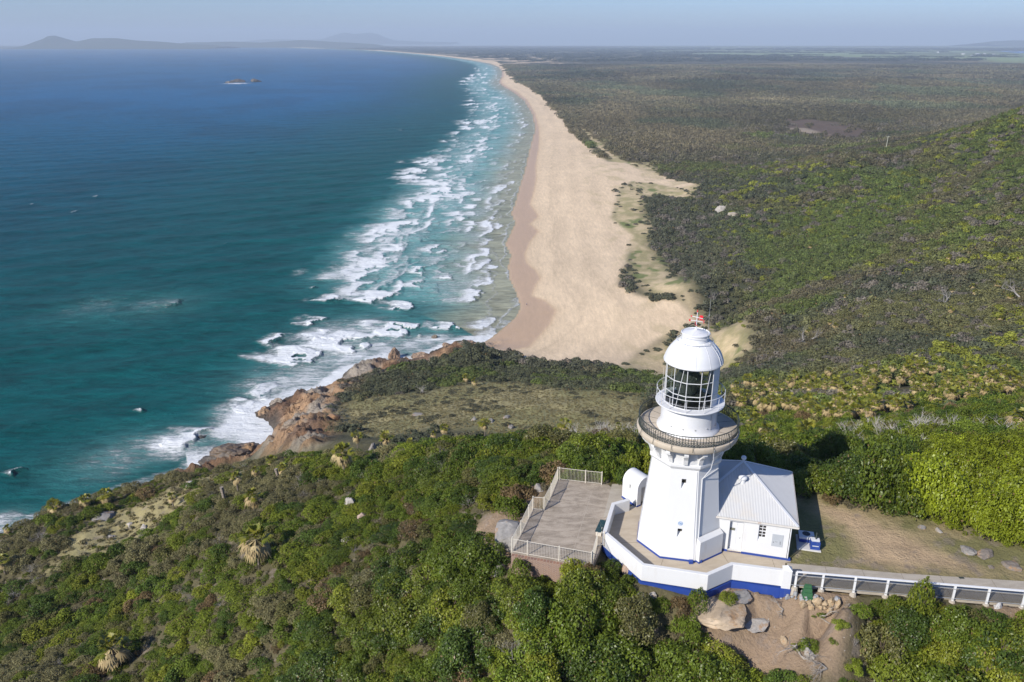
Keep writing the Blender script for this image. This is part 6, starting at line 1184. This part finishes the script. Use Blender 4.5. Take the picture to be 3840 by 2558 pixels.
for i, q in enumerate([(803, 1172, 34, 52, 'tall leaning white boulder in scrub on the middle slope', PALE), (836, 1198, 30, 30, 'squat pinkish boulder beside the tall white boulder', PINK), (796, 1250, 32, 22, 'white pointed rock below the tall white boulder', PALE), (940, 1285, 60, 26, 'broken tan rock face showing through scrub left of the platform', OCH),
 (1008, 1386, 48, 56, 'largest white rock in the scrub near the bottom centre', PALE), (988, 1432, 28, 30, 'pale rock just under the largest white rock', PALE), (974, 1472, 26, 34, 'pale rock lowest in the line of white rocks', PALE), (907, 1412, 24, 26, 'rounded white rock left of the largest white rock', PALE), (1144, 1312, 52, 26, 'flat pale slab of rock below the platform corner', PALE),
 (1192, 1245, 34, 22, 'pale stone under the big grey boulder', PALE), (1190, 1268, 30, 18, 'low stone at the left end of the brick wall', PALE), (1218, 1122, 30, 22, 'jagged tan rock at the top of the platform fence', OCH), (1238, 1126, 34, 18, 'low pale rock beside the step of the platform fence', PALE), (1168, 1128, 30, 30, 'grey rock half in shade left of the platform', GREY), (1281, 1102, 20, 16, 'white rock behind the far corner fence of the platform', (.62, .60, .57)),
 (1063, 1086, 18, 13, 'small white boulder in the scrub behind the platform, rightmost', (.42, .40, .37)), (1010, 1098, 14, 12, 'small white boulder leftmost of a row in the scrub', (.42, .40, .37)), (1032, 1099, 15, 14, 'small white boulder second in a row in the scrub', (.42, .40, .37)), (1090, 1084, 20, 10, 'flat white boulder at the end of a row in the scrub', (.42, .40, .37)), (1052, 1102, 14, 12, 'dull small boulder third in a row in the scrub', GREY),
 (856, 1034, 26, 24, 'split grey boulder standing on the brow between palms', GREY), (865, 1052, 44, 9, 'long flat grey rock below the split boulder', GREY), (757, 1076, 18, 11, 'pale round rock left of the large full palm', PALE), (840, 1092, 16, 14, 'pale rock right of the large full palm trunk', PALE), (506, 1086, 28, 16, 'grey rounded rock at the top of the left slope', GREY), (440, 1114, 36, 12, 'pale rock ledge in the left grass slope', PALE),
 (300, 1216, 12, 12, 'small upright pale rock on the left grass patch', PALE), (331, 1216, 26, 12, 'long pale rock on the left grass patch', PALE), (298, 1206, 14, 8, 'little flat rock on the left grass patch', PALE), (255, 1235, 18, 8, 'low rock low down on the left grass patch', PALE), (200, 1290, 40, 12, 'pinkish rock outcrop at the lower left of the grass patch', PINK), (236, 1190, 60, 14, 'long grey rock rim along the upper left grass patch', GREY),
 (1437, 1314, 34, 26, 'smooth pink boulder against the foot of the courtyard wall', PINK), (1484, 1412, 30, 28, 'pointed grey boulder in the scrub below the courtyard wall', GREY), (1480, 1432, 38, 22, 'grey boulder under a pointed one in the scrub', GREY), (1502, 1410, 18, 20, 'small grey boulder right of the pointed one', GREY), (1474, 1372, 28, 18, 'low grey rock near the wall foot', GREY), (1500, 1370, 22, 14, 'small pale rock near the wall foot', PALE),
 (1650, 1408, 150, 34, 'large pale orange rock ledge on the bare bank', (.46, .36, .25)), (1694, 1378, 70, 22, 'grey topped angular block on the pale ledge', (.29, .275, .255)), (1735, 1436, 60, 14, 'pale rock at the right end of the ledge', PALE), (1655, 1347, 64, 14, 'long pink rock under the blue foot of the wall', PINK), (1626, 1334, 18, 24, 'upright pink rock at the wall corner', PINK), (1600, 1382, 40, 20, 'shaded brown rock left of the pale ledge', (.30, .2, .13)), (1632, 1512, 16, 30, 'small pale upright rock on the lower bank', PALE), (1616, 1555, 26, 24, 'pale rock at the bottom edge', PALE), (1850, 1480, 28, 22, 'grey blue stone on the bare bank', GREY), (1862, 1510, 30, 26, 'pale stone lower on the bare bank', PALE), (1802, 1475, 22, 18, 'ochre stone beside a fallen limb', OCH),
 (2224, 1268, 38, 16, 'grey rock set in the worn lawn', GREY), (2265, 1277, 42, 14, 'dark flat rock in the lawn right of the grey one', (.21, .18, .15)), (2324, 1302, 44, 12, 'dark flat rock in the lawn near the right edge', (.21, .18, .15)), (2278, 1304, 16, 8, 'small dark rock sunk in the lawn', (.21, .18, .15)), (2117, 1214, 18, 14, 'grey rock at the lawn edge under bushes', GREY), (2158, 1222, 18, 10, 'pale rock at the lawn edge right of the grey one', PALE),
 (2294, 1395, 22, 16, 'white footing stone beside a railing post', (.55, .54, .52)), (1655, 489, 26, 26, 'white cliff rock at the foot of the wooded spur', (.36, .33, .29)), (1690, 497, 34, 14, 'pale rocks right of the white cliff rock', (.34, .30, .24)), (1722, 502, 26, 12, 'pale rock farthest right at the spur foot', (.34, .30, .24)), (1672, 480, 18, 14, 'pale rock above the white cliff rock', (.34, .30, .24)),
 (960, 955, 40, 12, 'grey rock slab on the open grass slope', GREY), (770, 964, 30, 22, 'brown rock at the edge of the cliff and grass', (.28, .17, .10)), (1090, 966, 24, 10, 'flat grey rock on the grass slope at centre', GREY), (1130, 970, 22, 12, 'round grey rock on the grass slope', GREY), (1165, 962, 24, 9, 'small grey rock among others on the grass slope', GREY), (1175, 985, 22, 12, 'grey rock on the brow before the grass slope', GREY)]):
    boulder(*q[:5], q[5], None, 'boulder', i, .28 if q[3] > 20 else .38)
o = link('boulder', ROCKS[3], None, (.15, 53.3, -1.15), .4); o.scale = (1.75, 2.5, 1.25); o.color = (.27, .255, .235, 1); tag(o, 'biggest grey boulder, broad and flat topped, against the platform side fence', 'rock')
# rubble stones under the railing
for i, (zx, zy, w) in enumerate([(360, 985, 100), (455, 1040, 130), (640, 960, 140), (790, 970, 90), (860, 960, 90), (975, 905, 80), (790, 1080, 160), (890, 1050, 110), (985, 1030, 70), (1110, 1060, 170), (1245, 1060, 110), (800, 1170, 150), (905, 1140, 60), (985, 1110, 90), (960, 1180, 130), (1140, 1160, 190), (1155, 1225, 80), (1335, 1190, 150), (1475, 1140, 180), (1470, 1210, 120), (1640, 1200, 190), (1610, 1080, 150), (830, 1230, 160), (1000, 1270, 140), (1080, 1240, 80), (1230, 1280, 120), (1340, 1290, 100), (1450, 1310, 110), (560, 1010, 70), (790, 880, 70), (850, 770, 100), (970, 800, 80), (120, 920, 120), (300, 1045, 50), (470, 980, 70), (650, 1050, 70), (1450, 1380, 150)]):
    px, py, wd = (2880 + zx / 6.272) / D2N, (2080 + zy / 6.272) / D2N, w / 6.272 / D2N; cool = zy < 1090; boulder(px, py, wd * 1.15, wd * .95, f'{"bluish grey" if cool else "tan"} rubble stone stacked on the bank under the railing', ((.32, .33, .34) if cool else (.42, .32, .20)), f'{"bluish grey" if cool else "tan"} stones of the rubble bank under the railing', 'rubble_stone', i, .12)
# sea rocks
SEAR = [rock_mesh('sea_rock', 760 + i, 5, .55, 7, .12) for i in range(4)]
def mat_searock():
    t = NT('wet sea rock'); c = t.coord('Generated'); col = t.new('ShaderNodeObjectInfo').outputs['Color']; z = t.new('ShaderNodeSeparateXYZ'); t.ln(c, z.inputs[0]); n = t.noise(t.coord('Object'), 3.0, 8, .7, .5); b = t.mix(t.rng(n, .35, .62), (.075, .062, .05), col); t.setp(Base_Color=b, Roughness=.6, Normal=t.bump(t.noise(t.coord('Object'), 5, 9, .72), .8, .25)); return t.m
srm = mat_searock()
for r in SEAR: r.materials.append(srm)
def sea_rock(px, py, w, h, label, col, i, group=None, dp=.7, lift=0.0):
    X, Y = [float(q) for q in at_z(px, py, SEA)]; dep = math.sqrt(X * X + Y * Y + 148.3 ** 2); a = w * dep / 1831 / 2; b = h * dep / 1831 / 2 * 1.6
    o = link('sea_rock', SEAR[i % 4], None, (X, Y, SEA + lift + .1 * b), pr.uniform(-.3, .3)); o.scale = (a, a * dp, b); o.color = (*col, 1); return tag(o, label, 'rock', group)
for i, q in enumerate([(527, 1048, 116, 26, 'long dark rock reef in white water below the left slope', (.17, .12, .075)), (575, 1044, 52, 34, 'orange brown rock joined to the dark reef end', (.33, .20, .10)), (490, 1060, 60, 12, 'low wet tip of the dark reef washed by foam', (.11, .09, .065)), (545, 189, 38, 6, 'larger rock islet with surf far out in the bay', (.12, .10, .085)), (585, 188.3, 24, 6, 'smaller rock islet right of the larger one far out', (.13, .11, .09)), (527, 190.5, 18, 4, 'low rock off the left end of the larger islet', (.16, .13, .1)),
 (1000, 776, 18, 7, 'single rock in the surf off the rocky point', (.22, .17, .12)), (905, 824, 34, 24, 'rounded orange rock knob on the shore platform', (.40, .26, .16)), (1025, 797, 26, 10, 'low brown rock at the water edge of the rocky point', (.33, .22, .14)), (870, 838, 40, 10, 'flat brown rock on the shore platform', (.36, .24, .15)), (640, 930, 40, 16, 'jutting grey rock nose at the sea edge of the cliff', (.36, .30, .23)), (608, 955, 34, 20, 'orange rock foot of the cliff in the foam', (.38, .24, .13)), (462, 1006, 22, 5, 'dark rock just awash beside the breaking wave', (.06, .06, .055)), (1080, 792, 40, 12, 'orange rocks at the end of the point beside the sand', (.38, .25, .16)), (968, 820, 50, 12, 'tan rock slab along the surf edge', (.38, .26, .17))]):
    sea_rock(q[0], q[1], q[2], q[3], q[4], q[5], i)
# ------------------------------------------------------------------ far and small things
X, Y, Zg = hit(2036, 346); up_ = empty('utility_pole', (X, Y, Zg - .5)); tag(up_, 'pale timber power pole with crossarm on the wooded ridge', 'power pole'); tim = paint('pale timber', (.45, .45, .36), .8, .1)
MB().tube([(0, 0, 0), (.3, 0, 14.5)], [.32, .22], 8).build('pole', tim, up_); MB().box(-1.6, 2.2, -.12, .12, 13.7, 13.95).build('crossarm', tim, up_)
for k in (-1.3, .3, 1.9): MB().lathe([(.10, 13.95), (.14, 14.1), (.08, 14.3)], 8, c=(k, 0), close_top=True).build('insulator', greyz, up_)
def person(px, py):
    X, Y, Zg = hit(px, py); me = bpy.data.meshes.new('person'); V = [(0, 0, .92), (0, .01, 1.15), (0, .0, 1.40), (0, 0, 1.52), (0, -.02, 1.66), (.11, 0, .90), (.13, -.04, .48), (.15, .02, .06), (.16, -.14, .03), (-.11, 0, .90), (-.14, .10, .48), (-.16, .16, .07), (-.17, .02, .03), (.21, 0, 1.38), (.27, .04, 1.10), (.28, -.08, .86), (-.21, 0, 1.38), (-.28, -.02, 1.10), (-.27, -.12, .88)]
    E_ = [(0, 1), (1, 2), (2, 3), (3, 4), (0, 5), (5, 6), (6, 7), (7, 8), (0, 9), (9, 10), (10, 11), (11, 12), (2, 13), (13, 14), (14, 15), (2, 16), (16, 17), (17, 18)]; R = [.15, .14, .16, .06, .11, .10, .065, .045, .035, .10, .065, .045, .035, .07, .05, .035, .07, .05, .035]
    me.from_pydata(V, E_, []); o = link('person', me, None, (X, Y, Zg), .6); md = o.modifiers.new('skin', 'SKIN')
    for i, r in enumerate(R): me.skin_vertices[0].data[i].radius = (r, r * .8)
    me.skin_vertices[0].data[0].use_root = True; o.modifiers.new('sub', 'SUBSURF').levels = 2; o.modifiers['sub'].render_levels = 2; me.materials.append(paint('skin', (.42, .27, .19), .6, .05))
    sh = MB().lathe([(.19, .98), (.19, 1.2), (.22, 1.38), (.09, 1.5)], 14).xf(Matrix.Diagonal((1.05, .8, 1, 1))).build('shirt', paint('blue shirt', (.05, .14, .36), .8, .1), o); MB().lathe([(.20, .62), (.20, .8), (.19, 1.0)], 14).xf(Matrix.Diagonal((1.05, .85, 1, 1))).build('shorts', paint('dark shorts', (.03, .03, .04), .8, .1), o); MB().lathe([(.10, 1.68), (.105, 1.74), (.06, 1.79), (.01, 1.80)], 12).build('hair', paint('dark hair', (.03, .022, .016), .7, .1), o)
    return tag(o, 'lone person in blue shirt and dark shorts walking on wet sand', 'person')
person(1211, 703)
shed_w = paint('white shed wall', (.75, .75, .74), .6, .05); shed_r = paint('pale shed roof', (.70, .70, .70), .5, .06); shed_d = paint('grey shed roof', (.35, .36, .38), .5, .06)
for i, (px, py, L, lb) in enumerate([(2214, 124.6, 34, 'long white farm shed on the far plain, leftmost of the large pair'), (2246, 125.2, 44, 'long white farm shed on the far plain, second of the large pair'), (2263, 124.8, 22, 'short white farm shed right of the long pair'), (2234, 129.0, 20, 'small white farm building in front of the long sheds'), (2284, 126, 26, 'pale farm building near the far river'), (2156, 121, 24, 'small pale farm building far left of the sheds'), (1960, 114, 30, 'tiny pale farm building in the tree belt at centre right'), (1780, 112, 28, 'tiny pale farm building in the distant tree belt'), (2040, 113, 30, 'tiny white building among far trees right of centre'), (1700, 108, 44, 'pale cluster building on the hazy plain above the lantern')]):
    X, Y = [float(q) for q in at_z(px, py, -106)]; z = float(ground(X, Y)); e = empty('farm_shed', (X, Y, z), pr.uniform(-.3, .3)); w = L * .42; MB().box(-L / 2, L / 2, -w / 2, w / 2, -1, 7).build('wall', shed_w, e)
    MB().add([(-L / 2 - 1, -w / 2 - 1, 7), (L / 2 + 1, -w / 2 - 1, 7), (L / 2 + 1, 0, 11), (-L / 2 - 1, 0, 11), (L / 2 + 1, w / 2 + 1, 7), (-L / 2 - 1, w / 2 + 1, 7)], [(0, 1, 2, 3), (3, 2, 4, 5), (1, 4, 2), (0, 3, 5)]).build('roof', shed_r if i % 3 else shed_d, e); tag(e, lb, 'farm shed')
rv = [at_z(px, py, -103.5) for px, py in ((2296, 117.2), (2354, 116.2), (2560, 115.0), (2560, 119.0), (2354, 121.6), (2330, 121.4), (2312, 119.2))]; rvm = NT('river water'); rvm.setp(Base_Color=(.03, .10, .26), Roughness=.25); tag(MB().prism([(float(a), float(b)) for a, b in rv][::-1], -107.5, -103.5).build('river', rvm.m), kind='structure')
# belts and clumps of trees on the far farmland
bx_, by_ = grid_pts(-3000, 13500, 6000, 16500, 120, .95); nz = fbm(bx_ / 700, by_ / 330, 95); fm = _samp(M_FIELD, bx_, by_); lm = _samp(np.asarray(SDr), bx_, by_); ok = (lm > 250) & (((fm > .4) & (nz > .66 - .14 * sstep(9500, 13500, by_)) & (by_ > 6500)) | ((fm < .4) & (nz > .40) & (RNG.random(len(bx_)) < .7))); bx_, by_ = bx_[ok], by_[ok]; n = len(bx_)
mass('far_trees', FAR_I, bx_, by_, ground(bx_, by_) - 1, RNG.uniform(45, 85, n), RNG.uniform(6, 11, n) / .34, np.array((.050, .060, .038)) * RNG.uniform(.7, 1.25, (n, 1)), RNG.integers(0, 4, n), 'dark tree belts and clumps on the far hazy plain', 'trees')
# ------------------------------------------------------------------ the sea air
_hm = bpy.data.materials.new('sea haze'); _hm.use_nodes = True; _n = _hm.node_tree.nodes; _n.remove(_n['Principled BSDF'])
_v = _n.new('ShaderNodeVolumePrincipled'); _v.inputs['Color'].default_value = (0.70, 0.83, 0.98, 1); _v.inputs['Density'].default_value = 7.0e-5; _v.inputs['Anisotropy'].default_value = 0.0
_hm.node_tree.links.new(_v.outputs[0], _n['Material Output'].inputs['Volume'])
haze = MB().box(-36000, 36000, -500, 36000, -124, 430).build('haze', _hm); tag(haze, kind='stuff', label='thin blue sea haze lying over the far bay and plain', cat='haze')
